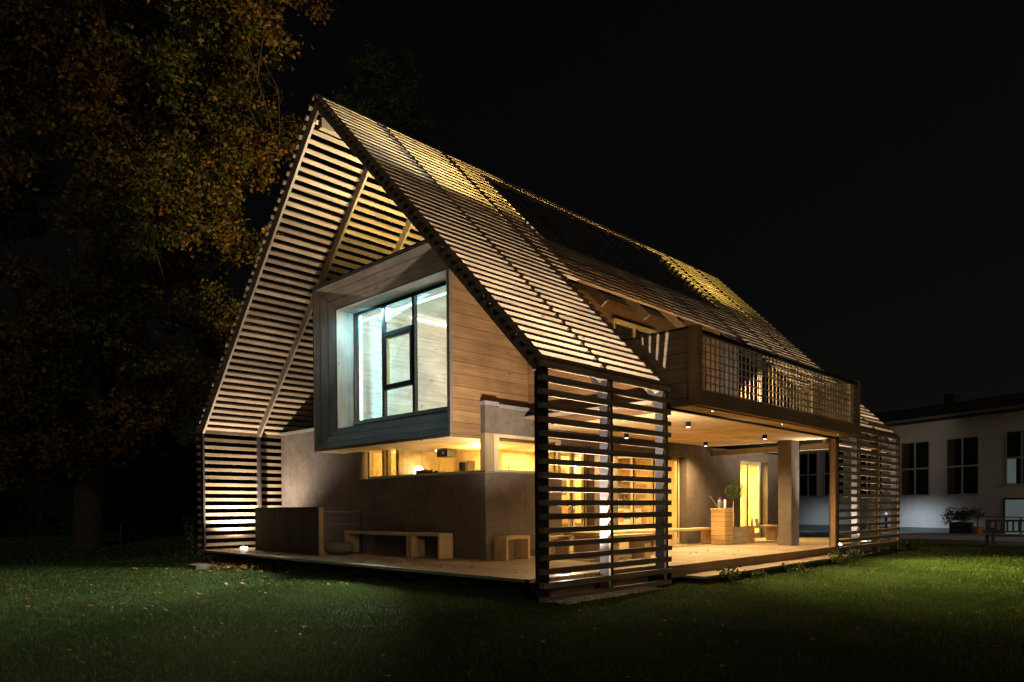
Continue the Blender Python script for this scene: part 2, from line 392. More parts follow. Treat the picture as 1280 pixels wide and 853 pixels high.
# ridge and eaves purlins
pu = MB()
pu.box(-.06, .06, .12, L - .1, ZR - .62, ZR - .44)
for sx_ in (-1, 1): pu.box(sx_*(W-.34)-.04, sx_*(W-.34)+.04, 10.3, L - .1, ZE - .42, ZE - .26)
build_each(pu, 'purlin', 'frame', house)
# roof windows / solar field on the east slope
def slope_box(mb, t0, t1, n0, n1, y0, y1):
    c = [slope_pt(1, t0, n0), slope_pt(1, t1, n0), slope_pt(1, t1, n1), slope_pt(1, t0, n1)]
    mb.prism(c, 'Y', y0, y1)
for r_ in range(2):
    for q in range(7):
        mb = MB(); y0 = 3.93 + q * 1.02
        slope_box(mb, .62 + r_ * 1.22, .62 + r_ * 1.22 + 1.19, -.09, -.05, y0, y0 + .99)
        pnl = mb.build('solar_panel', 'pv', house)
        fr_ = MB(); t0 = .62 + r_ * 1.22; t1 = t0 + 1.19
        for ta, tb, ya, yb in ((t0 - .012, t0, y0 - .01, y0 + 1.0), (t1, t1 + .012, y0 - .01, y0 + 1.0)): slope_box(fr_, ta, tb, -.09, -.045, ya, yb)
        for ya, yb in ((y0 - .011, y0), (y0 + .99, y0 + 1.001)): slope_box(fr_, t0, t1, -.09, -.045, ya, yb)
        fr_.build('panel_frame', 'black', pnl)
bkp = MB(); slope_box(bkp, .56, 3.08, -.125, -.10, 3.86, 11.08); bkp.build('solar_backing', 'dark', house)  # added dark sheet that stops light showing in the panel gaps
fl = MB(); slope_box(fl, .5, 3.2, -.1, .004, 3.80, 3.85); fl.build('verge_board', 'edge', house)
# core of the upper floor
zc = lambda x, d=.42: ZR - d / CT - abs(x) * ST / CT
core = MB()
core.prism([(-4.6, 3.14), (2.1, 3.14), (2.1, zc(2.1)), (0, zc(0)), (-4.6, zc(4.6))], 'Y', 8.9, 11.05)   # rear part, solid
core.build('upper_storey_core', 'dark', house)
core = MB()
core.prism([(-4.6, zc(4.6) - .02), (-4.6, zc(4.6)), (0, zc(0)), (0, zc(0) - .12), (-4.5, zc(4.5) - .12)], 'Y', 3.85, 8.9)
core.prism([(0, zc(0) - .12), (0, zc(0)), (2.3, zc(2.3)), (2.3, zc(2.3) - .1)], 'Y', 3.85, 8.9)
core.box(-4.6, -4.5, 3.85, 8.9, 3.14, zc(4.6) - .03)
core.build('inner_roof', 'dark', house)
zu = lambda x: ZR - .25 / CT - x * ST / CT
gw = MB(); gw.prism([(2.15, 2.82), (5.28, 2.82), (5.28, zu(5.28)), (2.15, zu(2.15))], 'Y', 3.35, 3.41); gw.build('loggia_end_wall', 'siding_x', house)
dg = MB(); dg.box(2.146, 2.16, 6.16, 7.70, 3.0, 5.33); dg.build('balcony_door', 'pane_dark', house)
sd = MB()
for a in (6.10, 6.88, 7.70): sd.box(2.146, 2.20, a, a + .06, 3.0, 5.36)
sd.box(2.146, 2.24, 6.08, 7.80, 5.361, 5.44)
build_each(sd, 'balcony_door_frame', 'winframe', house)
rl_ = MB(); slope_box(rl_, 1.0, 1.03, -.36, -.35, 3.95, 11.0); rl_.build('ridge_led', emit('amber_led', (1.0, .74, .2), 110), house)  # unseen glowing strip added to light the ridge battens
# ------------------------------------------------------------------ the projecting window box
BX0, BX1, BZ0, BZ1, BY = -2.45, 2.14, 2.51, 6.08, 1.35
ox0, ox1, oz0, oz1, oy = -2.0, 1.70, 3.01, 5.60, 1.66
GY = 2.09
bay = MB()
bay.box(BX0, BX1, BY + .06, 8.85, BZ1 - .06, BZ1)             # roof of the box
bay.box(BX0, BX0 + .06, BY + .06, 8.85, BZ0 + .05, BZ1 - .062)
bay_o = bay.build('window_box', 'greyboard_v', house); bay_o['label'] = 'grey boarded box projecting from the gable'
def quad_slab(mb, p, t):
    """p: four points of a face, thickened along its normal"""
    P = [Vector(q) for q in p]; n = (P[1] - P[0]).cross(P[2] - P[0]).normalized() * t
    mb.poly8([*P, *[q + n for q in P]])
FI = [(BX0 + .05, BY, BZ0 + .05), (BX1 - .05, BY, BZ0 + .05), (BX1 - .05, BY, BZ1 - .05), (BX0 + .05, BY, BZ1 - .05)]
IO = [(ox0, oy, oz0), (ox1, oy, oz0), (ox1, oy, oz1), (ox0, oy, oz1)]
q = MB(); quad_slab(q, [FI[0], FI[1], IO[1], IO[0]], -.03); quad_slab(q, [FI[2], FI[3], IO[3], IO[2]], -.03); build_each(q, 'splayed_reveal', 'greyboard', bay_o)
q = MB(); quad_slab(q, [FI[3], FI[0], IO[0], IO[3]], -.03); quad_slab(q, [FI[1], FI[2], IO[2], IO[1]], -.03); build_each(q, 'splayed_reveal', 'greyboard_v', bay_o)
q = MB()
q.box(BX0, BX1, BY - .01, BY + .06, BZ0, BZ0 + .05); q.box(BX0, BX1, BY - .01, BY + .06, BZ1 - .05, BZ1 + .0)
q.box(BX0, BX0 + .05, BY - .01, BY + .06, BZ0 + .051, BZ1 - .051); q.box(BX1 - .05, BX1 + .012, BY - .01, BY + .06, BZ0 + .051, BZ1 - .051)
q.build('box_rim', 'greyrim', bay_o)
q = MB(); q.box(BX0 - .02, BX1 + .02, BY - .03, BY + 1.8, BZ1 + .002, BZ1 + .03); q.build('box_flashing', 'black', bay_o)
q = MB(); q.box(BX0, BX1 - .06, BY + .062, 3.9, BZ0 - .0, BZ0 + .048); q.build('box_soffit', 'ceil', bay_o)
q = MB(); q.box(BX1 - .055, BX1, BY + .062, 8.85, BZ0 + .0, BZ1 - .062); q.box(BX1 - .055, BX1, 8.851, 11.05, 2.96, BZ1 - .062); q.build('box_siding', 'siding', bay_o)
# inner straight reveal, pale
q = MB()
q.box(ox0 - .04, ox0, oy + .005, GY + .1, oz0, oz1); q.box(ox1, ox1 + .04, oy + .005, GY + .1, oz0, oz1)
q.box(ox0 - .04, ox1 + .04, oy + .005, GY + .1, oz1 + .001, oz1 + .04); q.box(ox0 - .04, ox1 + .04, oy + .005, GY + .1, oz0 - .04, oz0 - .001)
build_each(q, 'inner_reveal', 'reveal', bay_o)
# glazing
g = MB()
g.box(ox0, ox0 + .035, GY, GY + .07, oz0, oz1); g.box(ox1 - .05, ox1, GY, GY + .07, oz0, oz1)
g.box(ox0, ox1, GY + .001, GY + .069, oz1 - .07, oz1 - .001); g.box(ox0, ox1, GY + .001, GY + .069, oz0 + .001, oz0 + .045)
g.box(ox0 + .11, ox0 + .145, GY - .01, GY + .05, oz0 + .05, oz1 - .071)
MX = (-.88, .17)
for x in MX: g.box(x - .035, x + .035, GY - .012, GY + .072, oz0 + .046, oz1 - .071)
big_win = g.build('picture_window', 'black', house)
g = MB(); sx0, sx1, sz0, sz1 = MX[0] + .036, MX[1] - .036, 3.76, 4.96
g.box(sx0, sx1, GY - .03, GY + .06, sz0, sz0 + .10); g.box(sx0, sx1, GY - .03, GY + .06, sz1 - .10, sz1)
g.box(sx0, sx0 + .09, GY - .03, GY + .06, sz0 + .101, sz1 - .101); g.box(sx1 - .06, sx1, GY - .03, GY + .06, sz0 + .101, sz1 - .101)
g.build('sash', 'black', big_win)
g = MB(); g.box(sx0 + .09, sx0 + .12, GY - .02, GY + .055, sz0 + .101, sz1 - .101); g.box(sx0 + .121, sx1 - .061, GY - .02, GY + .055, sz1 - .13, sz1 - .101); g.build('sash_trim', 'winframe', big_win)
for x0, x1 in ((ox0 + .146, MX[0] - .036), (MX[0] + .036, MX[1] - .036), (MX[1] + .036, ox1 - .051)):
    g = MB(); g.box(x0, x1, GY + .02, GY + .026, oz0 + .046, oz1 - .072); g.build('pane', 'glass', big_win)
# upper room
q = MB()
q.box(-2.10, -2.0, GY + .102, 8.3, 2.9, 6.0); rm = q.build('room_wall', 'room', house)
q = MB(); q.box(-2.0, 2.05, 8.2, 8.3, 2.9, 6.0); q.box(1.98, 2.07, GY + .102, 8.2, 2.9, 6.0); build_each(q, 'room_wall', 'room', house)
q = MB(); q.box(-2.0, 1.98, GY + .102, 8.2, 5.90, 6.0); q.build('room_ceiling', 'room', house)
q = MB(); q.box(-2.0, 1.98, GY + .102, 8.2, 2.9, 3.0); q.build('room_floor', 'room', house)
q = MB(); q.box(-1.995, -1.96, GY + .14, GY + .19, 3.02, 5.70); q.box(-1.95, 1.6, GY + .16, GY + .2, 5.44, 5.47)
build_each(q, 'led_strip', 'led', house)
q = MB(); q.box(-1.99, -1.965, 3.7, 7.8, 5.80, 5.83); q.build('led_strip', 'led_w', house)
for (x, y, z) in ((-2.0, 2.62, 3.30), (-2.0, 6.1, 3.35)):
    q = MB(); q.box(x + .0, x + .012, y - .16, y + .16, z - .08, z + .08); so = q.build('wall_socket', 'white_gloss', house)
    for dy in (-.075, .075): MB().tube((x + .012, y + dy, z), (x + .016, y + dy, z), .045, n=12).build('socket_hole', 'zinc', so)
lamp('AREA', (-1.7, GY + .35, 4.4), 70, (.30, .86, 1.0), house, area=(.15, 2.4), target=(-1.2, 4.5, 4.4))
lamp('AREA', (-.1, GY + .3, 5.45), 150, (.34, .80, 1.0), house, area=(3.2, .15), target=(-.6, 3.4, 3.8))
lamp('AREA', (-.3, GY + .25, 5.50), 6, (.45, .86, 1.0), house, area=(3.2, .08), target=(-.6, 1.2, 4.3))
lamp('POINT', (.9, 5.4, 5.1), 480, (1.0, .80, .60), house, size=.3)

for k, x_ in enumerate((-1.5, 1.3)):  # unseen spots added under the box rim to brighten the lawn
    ls = empty('soffit_spot', (x_, BY + .03, BZ0 - .001), ['tiny spot under the left end of the window box rim aimed at the lawn', 'tiny spot under the right end of the window box rim aimed at the lawn'][k], 'spotlight', 'tiny lawn spots under the window box')
    MB().lathe([(.012, 0), (.012, -.02), (.009, -.02)], n=12).build('housing', 'black', ls)
    lamp('SPOT', (x_, BY + .02, BZ0 - .03), 1150, (.98, 1.0, .72), ls, spot=92, blend=.5, size=.02, target=(x_ * 1.6, -7.0, 0))
# ------------------------------------------------------------------ ground floor
FY0 = 2.08; FX = 2.26; FT = 3.13
c1 = MB()
c1.box(-5.36, -1.80, FY0, FY0 + .3, ZD, FT)
c1.box(-1.80, FX - .16, FY0 + .001, FY0 + .3, ZD, 1.885)
c1.box(-1.80, FX, FY0 + .002, FY0 + .3, 2.62, FT)
c1.build('front_wall', 'conc', house)
c2 = MB()
c2.box(FX - .159, FX, FY0 + .0, 4.22, ZD, 1.885)
c2.box(FX - .16, FX, FY0 + .302, 4.22, 2.62, FT - .03)
c2.box(FX - .35, FX, 5.30, 6.16, ZD, 2.80)                 # pier between the glazed bays
c2.box(FX - .35, FX, 9.08, 11.98, ZD, 2.80)
c2.box(FX - .35, FX, 13.7, 14.6, ZD, 2.80)
c2.box(FX - .35, FX, 4.22, 5.30, 2.56, 2.80); c2.box(FX - .35, FX, 6.16, 9.08, 2.50, 2.80); c2.box(FX - .35, FX, 11.98, 13.7, 2.55, 2.80)
c2.box(-5.3, FX - .35, 14.3, 14.6, ZD, 3.1)
c2.build('side_wall', 'conc_y', house)
lb = MB(); lb.box(FX + .003, 5.28, 10.33, 10.42, 2.58, 2.72); lb.build('terrace_beam', 'frame', house)
c3 = MB(); c3.box(4.28, 4.60, 9.86, 10.31, ZD, 2.81); c3.build('concrete_pier', 'conc_y', house)
cp = MB(); cp.box(-5.40, FX + .02, FY0 - .02, FY0 + .34, FT + .001, FT + .07); cp.box(FX - .18, FX + .02, FY0 + .341, 4.2, FT + .001 - .03, FT + .04); build_each(cp, 'wall_coping', 'zinc', house)
gr = MB(); gr.box(-5.3, FX - .2, FY0 + .345, 3.84, FT - .2, FT - .02); gr.box(-5.3, FX - .36, 11.06, 14.3, FT - .2, FT - .02); build_each(gr, 'flat_roof', 'soil', house)
# rear upper box (mirror of the front one), hidden in the dark behind the battens
rb = MB(); rb.box(-2.3, 1.9, 11.06, 12.6, FT, 6.0); rb.build('rear_box', 'greyboard_v', house)
# strip window round the corner
fw_ = MB()
fw_.box(-1.80, FX + .01, FY0 - .02, FY0 + .24, 1.887, 1.905); fw_.box(FX - .15, FX + .02, FY0 + .241, 4.22, 1.887, 1.905)
sill = fw_.build('window_sill', 'zinc', house)
rw = MB(); rw.box(-1.80, -1.77, FY0, FY0 + .29, 1.906, 2.618); build_each(rw, 'window_reveal', 'greyboard_v', house)
sw = MB(); GY2 = FY0 + .15
sw.box(-1.69, FX - .14, GY2, GY2 + .07, 1.906, 1.955); sw.box(-1.69, FX - .14, GY2, GY2 + .07, 2.585, 2.618)
for x0, x1 in ((-1.69, -1.62), (-1.14, -1.07), (-.99, -.93)): sw.box(x0, x1, GY2 - .01, GY2 + .075, 1.956, 2.584)
kp = MB(); kp.box(FX - .139, FX - .002, FY0 + .004, GY2 + .07, 1.906, 2.618); kp.build('corner_post', 'corner', house)
sw.box(FX - .06, FX - .004, FY0 + .23, 4.2, 1.906, 1.96); sw.box(FX - .06, FX - .004, FY0 + .23, 4.2, 2.56, 2.618)
sw.box(FX - .06, FX - .003, FY0 + .23, FY0 + .36, 1.961, 2.559); sw.box(FX - .06, FX - .003, 4.1, 4.2, 1.961, 2.559)
swo = sw.build('strip_window', 'winframe', house)
g = MB(); g.box(-1.62, FX - .14, GY2 + .03, GY2 + .035, 1.956, 2.584); g.build('pane', 'glass', swo)
g = MB(); g.box(FX - .035, FX - .03, FY0 + .36, 4.1, 1.961, 2.559); g.build('pane', 'glass', swo)
# terrace doors
def terrace_glazing(name, ya, yb, top, bars, panel=None):
    x = FX - .30; f = MB()
    f.box(x, x + .09, ya, ya + .08, ZD + .02, top); f.box(x, x + .09, yb - .08, yb, ZD + .02, top)
    f.box(x + .001, x + .089, ya + .081, yb - .081, top - .09, top - .001); f.box(x + .001, x + .089, ya + .081, yb - .081, ZD + .02, ZD + .16)
    for y in bars: f.box(x + .002, x + .088, y - .045, y + .045, ZD + .161, top - .091)
    o = f.build(name, 'winframe', house)
    bk = MB()
    for y in bars: bk.box(x + .089, x + .10, y - .075, y - .046, ZD + .161, top - .091)
    bk.box(x + .089, x + .10, yb - .105, yb - .081, ZD + .161, top - .091)
    build_each(bk, 'door_seal', 'black', o)
    g = MB(); g.box(x + .04, x + .046, ya + .08, yb - .08, ZD + .16, top - .09); g.build('pane', 'glass', o)
    h = MB(); h.tube((x + .10, bars[0] + .0, 1.30), (x + .15, bars[0], 1.30), .012); h.tube((x + .15, bars[0], 1.30), (x + .15, bars[0] + .12, 1.30), .012); h.build('handle', 'steel', o)
    return o
terrace_glazing('glazed_door', 4.22, 5.30, 2.56, [4.86])
terrace_glazing('glazed_door', 6.16, 9.08, 2.50, [7.1, 7.95])
terrace_glazing('glazed_door', 11.98, 13.7, 2.55, [12.85])
# interior rooms
q = MB(); q.box(-.86, -.76, FY0 + .301, 14.25, ZD, 2.66); q.build('interior_wall', 'room_y', house)
q = MB(); q.box(-.759, .7, 3.96, 4.06, ZD, 2.66); q.box(-.759, FX - .351, 10.9, 11.0, ZD, 2.66); q.box(-.759, FX - .352, 14.2, 14.295, ZD, 2.66); build_each(q, 'interior_wall', 'room_yx', house)
q = MB(); q.box(-.757, FX - .17, FY0 + .301, 4.22, 2.665, 2.72); q.box(-.757, FX - .36, 4.221, 14.25, 2.665, 2.72); q.build('interior_ceiling', 'ceil', house)
q = MB(); q.box(-.757, FX - .165, FY0 + .301, 14.25, ZD - .1, ZD + .012); q.build('interior_floor', 'oak', house)
q = MB(); q.box(-1.8, -.862, FY0 + .301, FY0 + 1.8, ZD, ZD + .1); q.box(-2.0, -1.9, FY0 + .301, 3.9, ZD, 2.66); q.box(-1.899, -.861, 3.8, 3.9, ZD, 2.66); q.box(-1.899, -.861, FY0 + .301, 3.799, 2.6, 2.66)
build_each(q, 'side_room_wall', 'room_y', house)
WARM = (1.0, .64, .20)
lamp('AREA', (.6, 3.1, 2.60), 1100, WARM, house, area=(1.6, 1.0), target=(.6, 3.1, 0))
lamp('AREA', (.55, 5.6, 2.60), 320, WARM, house, area=(1.8, 2.2), target=(.5, 5.6, 0))
lamp('AREA', (.55, 8.6, 2.60), 480, (1.0, .68, .26), house, area=(1.8, 2.8), target=(.5, 8.6, 0))
lamp('AREA', (.55, 12.6, 2.60), 1500, (1.0, .72, .26), house, area=(1.6, 2.4), target=(.5, 12.6, 0))
lamp('POINT', (.9, 3.2, 2.2), 230, WARM, house, size=.15)
lamp('POINT', (-1.35, 2.9, 2.3), 60, WARM, house, size=.1)

# ------------------------------------------------------------------ terrace ceiling + balcony
q = MB(); q.box(FX + .002, 5.47, 3.415, 10.30, 2.815, 2.95); q.build('terrace_ceiling', 'ceil', house)
q = MB(); q.box(5.475, 5.53, 3.0, 10.26, 2.79, 2.90); q.build('balcony_gutter', 'black', house)
q = MB(); q.box(5.42, 5.53, 10.10, 10.26, .3, 2.79); q.build('balcony_post', 'fascia', house)
BA, BB, BXo = 3.06, 10.15, 6.02
q = MB(); q.box(5.535, BXo - .06, BA + .06, BB - .06, 2.825, 2.87); q.build('balcony_soffit', 'ceil', house)
q = MB(); q.box(2.15, BXo - .061, BA + .061, BB - .061, 2.96, 3.0); q.build('balcony_floor', 'deck', house)
def side_panel(y0, y1, mat):
    q = MB(); zt = 4.03; xr = lambda z: (ZR - z) * CT / ST - .36
    q.prism([(xr(3.0), 2.83), (BXo, 2.83), (BXo, zt), (xr(zt) - .5, zt), (xr(zt) - .5, 3.7)] if False else [(5.36, 2.83), (BXo, 2.83), (BXo, zt), (4.25, zt)], 'Y', y0, y1)
    return q.build('balcony_side', mat, house)
side_panel(BA, BA + .06, 'siding_dark'); side_panel(BB - .06, BB, 'siding_dark')
q = MB(); q.box(BXo - .001 - .15, BXo + .02, BA - .03, BA + .10, 2.82, 4.06); q.box(BXo - .15, BXo + .02, BB - .10, BB + .02, 2.82, 4.06)
q.box(BXo - .14, BXo + .015, BA + .101, BB - .101, 2.825, 3.06)
q.build('balcony_fascia', 'fascia', house)
q = MB(); q.box(4.24, BXo - .152, BA - .02, BA + .09, 4.032, 4.062); q.box(BXo - .10, BXo + .01, BA + .101, BB - .101, 3.955, 4.0); hr = q.build('handrail', 'black', house)
gr = MB(); y = BA + .16
while y < BB - .16: gr.box(BXo - .06, BXo - .042, y, y + .024, 3.062, 3.953); y += .152
k = 0
for k in range(8): gr.box(BXo - .041, BXo - .03, BA + .102, BB - .102, 3.075 + k * .122, 3.075 + k * .122 + .02)
gr.build('railing_grid', 'edge', house)
q = MB()
for y in (5.33, 7.66): q.box(BXo - .09, BXo - .062, y, y + .045, 3.061, 3.954)
build_each(q, 'railing_post', 'steel', house)
q = MB(); q.box(BXo - .10, BXo - .061, 9.78, 9.98, 3.062, 3.954); q.build('railing_end_board', 'edge', house)
bl0 = None
for k, (x, y, e, tx, ty, tz) in enumerate(((4.25, 4.3, 150, 2.6, 4.5, 5.0), (4.25, 6.0, 230, 2.6, 6.3, 5.0), (4.25, 8.2, 14, 2.6, 8.2, 5.0), (5.62, 3.35, 420, 5.97, 8.6, 3.5))):
    bl = empty('balcony_uplight', (x, y, 3.001), ['balcony floor uplight nearest the boarded side of the balcony', 'balcony floor uplight in front of the balcony door', 'balcony floor uplight at the far half of the balcony', 'small floor uplight behind the near end of the balcony railing'][k], 'uplight', 'small uplights on the balcony floor')  # the last one is an unseen addition that lights the railing grid
    MB().lathe([(.05, 0), (.05, .015), (.04, .02)], n=16).build('rim', 'black', bl); MB().lathe([(.001, .016), (.04, .0205), (.001, .03)], n=16).build('lens', 'spot_lens', bl)
    lamp('SPOT', (x, y, 3.06), e, (1.0, .62, .28), bl, spot=(104, 104, 104, 26)[k], blend=.25, size=.03, target=(tx, ty, tz))
# ------------------------------------------------------------------ deck
deck = empty('timber_deck', (0, -.02, 0), 'raised timber deck running round the house with a dark void below', 'deck')
def pbuild(mb, name, mat, parent, **kw):
    o = mb.build(name, mat, parent, **kw); o.location = o.location - Vector(parent.location); return o
q = MB(); q.box(-5.43, 5.28, .0, 1.9, .25, ZD - .001); q.box(-5.43, 5.28, 1.901, FY0, .25, ZD - .001); q.box(2.0, 5.28, FY0, 14.8, .25, ZD - .001); q.box(-5.43, -5.3, FY0, 14.8, .25, ZD - .001)
q.box(5.281, 5.50, 3.10, 10.24, .25, ZD - .002)
pbuild(q, 'deck_boards', 'deck', deck)
q = MB(); q.box(-5.43, 5.20, -.03, -.002, .255, ZD + .0); pbuild(q, 'deck_edge', 'zinc', deck)
q = MB(); q.box(5.502, 5.53, 3.10, 10.24, .10, ZD - .004); q.box(5.10, 5.13, .6, 3.0, .02, .24); q.box(5.10, 5.13, 10.3, 14.7, .02, .24)
pbuild(q, 'deck_fascia', 'fascia', deck)
q = MB(); q.box(-4.9, 5.1, .38, .42, .0, .248)
for x in np.arange(-4.6, 5.2, 1.4): q.box(x, x + .1, .1, 2.0, .12, .249)
pbuild(q, 'deck_substructure', 'dark', deck)
step = empty('deck_step', (5.75, 6.6, 0), 'long low timber step between deck and lawn', 'step')
q = MB(); q.box(5.54, 5.97, 3.35, 9.85, .095, .135); pbuild(q, 'tread', 'deck', step)
q = MB(); q.box(5.56, 5.93, 3.45, 9.75, .0, .094); pbuild(q, 'base', 'soil', step)
q = MB(); q.box(-3.75, -3.25, -.95, -.62, 0, .10); q.build('footing_block', 'stone'); tag(bpy.data.objects['footing_block'], 'small grey concrete block on the grass at the left end of the deck', 'block')
bpy.data.objects['footing_block'].modifiers.new('b', 'BEVEL').width = .01

# ------------------------------------------------------------------ uplights
def uplight(loc, label, energy, color=(1.0, .85, .68), target=None, spot=132, r=.10, lensname='lens', name='deck_uplight', group='round uplights on the house'):
    o = empty(name, loc, label, 'uplight', group)
    MB().lathe([(r, 0), (r, .018), (r * .86, .022), (r * .84, .012)], n=24).build('rim', 'steel', o, smooth=False)
    MB().lathe([(.001, .018), (r * .83, .018), (r * .8, .018 + r * .12), (r * .5, .018 + r * .28), (.001, .018 + r * .34)], n=24).build('lens', lensname, o)
    t = Vector(loc) + Vector((0, 0, 5)) if target is None else Vector(target)
    lamp('SPOT', (loc[0], loc[1], loc[2] + .075), energy, color, o, spot=spot, blend=.7, size=.04, target=t)
    if name == 'deck_uplight': lamp('POINT', (loc[0], loc[1], loc[2] + .11), energy * .0085, color, o, size=.05)
    return o
uplight((-4.95, .87, ZD), 'round white uplight glowing beside the dark boarded screen at the left end of the deck', 1150, target=(-5.2, 1.0, 5))
uplight((5.06, .98, ZD - .035 + .0351), 'round white uplight glowing behind the near batten screen', 2600, (1.0, .86, .70), target=(4.6, 1.3, 5))
uplight((5.40, 10.62, ZD), 'round white uplight at the foot of the post where the far batten screen begins', 900, target=(5.0, 13.2, 5), spot=125)
uplight((5.10, 13.4, ZD), 'round white uplight behind the far end of the far batten screen', 800, target=(4.9, 12.8, 5))
uplight((.9, 2.35, BZ1 + .031), 'yellow uplight standing on the roof of the projecting window box', 850, (1.0, .79, .30), target=(.6, 2.4, 9), spot=168, lensname='globe', r=.035, name='roof_uplight')
uplight((.9, 1.42, BZ1 + .031), 'cool white uplight at the front edge of the window box roof', 240, (.85, .93, 1.0), target=(1.1, .5, 9), spot=160, r=.035, name='roof_uplight')  # added lamp standing in for cool window light on the roof front
uplight((.9, 12.3, 6.001), 'yellow uplight on the rear box under the far end of the ridge', 650, (1.0, .80, .20), target=(.9, 12.6, 9), spot=170, lensname='globe', r=.035, name='roof_uplight')
# ceiling spots
sp0 = empty('ceiling_spot', (4.78, 4.87, 2.813), 'black ceiling spot on the terrace ceiling nearest the balcony corner', 'spotlight', 'cylinder spots under the terrace ceiling')
MB().lathe([(.05, 0), (.05, -.10), (.043, -.10), (.042, -.085)], n=20).build('housing', 'black', sp0)
MB().lathe([(.04, -.088), (.04, -.097), (.001, -.10)], n=20).build('lens', 'spot_lens', sp0)
spots = [sp0]
for loc, lab in (((2.92, 8.85, 2.813), 'black ceiling spot nearest the concrete wall above the potted tree'),
                 ((4.70, 8.23, 2.813), 'black ceiling spot on the right of the terrace ceiling'),
                 ((2.80, 5.72, 2.813), 'black ceiling spot seen between battens of the near screen')):
    spots.append(copy_tree(sp0, loc, label=lab))
for s in spots:
    lamp('SPOT', (s.location.x, s.location.y, s.location.z - .115), 480, (1.0, .68, .32), s, spot=150, blend=.8, size=.035, target=(s.location.x, s.location.y, 0))

for k, (y, lab) in enumerate(((3.9, 'small recessed spot in the balcony soffit near the near screen'), (6.6, 'small recessed spot in the middle of the balcony soffit'), (9.5, 'small recessed spot in the balcony soffit near the far screen'))):  # unseen spots added in the soffit to brighten the right-hand lawn
    rs = empty('soffit_spot', (5.80, y, 2.824), lab, 'spotlight', 'recessed spots in the balcony soffit')
    MB().lathe([(.03, 0), (.03, -.006), (.022, -.006), (.02, -.001)], n=16).build('ring', 'black', rs); MB().lathe([(.019, -.002), (.017, -.004), (.001, -.004)], n=16).build('lens', 'spot_lens', rs)
    lamp('SPOT', (5.80, y, 2.79), (750, 1600, 2600)[k], (1.0, .84, .26), rs, spot=88, blend=.9, size=.03, target=(9.2, y + .9, 0))
# ------------------------------------------------------------------ furniture outdoors
def slab_bench(name, loc, lx, ly, h, label, mat_top, mat_leg, th=.055, group='slab benches on the deck', cat='bench', legs_along='X'):
    o = empty(name, loc, label, cat, group)
    MB().box(0, lx, 0, ly, h - th, h).build('seat', mat_top, o, bevel=.004)
    if legs_along == 'X': L_ = ((0, th, 0, ly), (lx - th, lx, 0, ly))
    else: L_ = ((0, lx, 0, th), (0, lx, ly - th, ly))
    for a in L_: MB().box(a[0] + .001, a[1] - .001, a[2] + .001, a[3] - .001, .001, h - th).build('leg', mat_leg, o, bevel=.004)
    return o
slab_bench('slab_bench', (-1.68, 1.60, ZD), 2.24, .33, .47, 'longer timber slab bench against the dark front wall beside the stone pot', 'oak_x', 'oak_z')
slab_bench('slab_bench', (.62, 1.60, ZD), .90, .33, .48, 'short timber slab bench right of the longer one under the strip window', 'oak_x', 'oak_z')
slab_bench('stool', (2.40, 2.14, ZD), .33, .62, .43, 'pale cube stool against the concrete wall left of the near batten screen', 'oak', 'oak_z', legs_along='Y', cat='stool')
slab_bench('stool', (2.55, 3.10, ZD), .33, .62, .40, 'timber stool mostly hidden behind the near corner post', 'oak', 'oak_z', legs_along='Y', cat='stool')
slab_bench('slab_bench', (2.52, 7.45, ZD), .34, 1.92, .42, 'timber slab bench in front of the glazed door left of the wooden plinth box', 'oak', 'oak_z', legs_along='Y')
slab_bench('slab_bench', (2.85, 10.9, ZD), .32, 1.45, .42, 'timber slab bench in front of the right hand yellow door', 'oak', 'oak_z', legs_along='Y')
# terrace table (seen through the screen)
t = empty('terrace_table', (2.95, 3.45, ZD), 'long timber table on block legs behind the near batten screen', 'table')
MB().box(0, .85, 0, 2.6, .42, .48).build('tabletop', 'oak', t, bevel=.004)
for y in (.15, 1.95): MB().box(.12, .73, y, y + .4, .001, .419).build('leg', 'oak_z', t, bevel=.006)
MB().box(3.95, 4.3, 3.1, 4.5, .40, .45).build('bench_seat', 'oak', None)
bs = bpy.data.objects['bench_seat']; bs.parent = None
tb = empty('terrace_bench', (0, 0, 0), 'low timber bench beside the long table behind the near screen', 'bench', 'slab benches on the deck')
bs.parent = tb; bs.name = 'seat'; bs.location = (0, 0, ZD)
for y in (3.2, 4.2):
    lg = MB().box(3.98, 4.27, y, y + .2, .001 + ZD, .399 + ZD).build('leg', 'oak_z', tb)
bs.data.transform(Matrix.Translation((0, 0, 0)))
# tall stacked-board box, planter and tree
bx = empty('board_plinth', (2.92, 9.10, ZD), 'tall narrow box of stacked oak boards standing against the concrete wall', 'plinth')
MB().box(0, .37, 0, .40, .001, .86).build('body', 'crate', bx, bevel=.004)
MB().box(-.008, .378, -.008, .408, .861, .90).build('top', 'oak_x', bx, bevel=.003)
pl = empty('board_planter', (2.86, 9.62, ZD), 'low rectangular planter of weathered boards holding a small ball tree', 'planter')
MB().box(0, .34, 0, .82, .001, .42).build('box', 'crate_g', pl, bevel=.004)
MB().box(.02, .32, .02, .80, .4205, .428).build('soil', 'soil', pl)
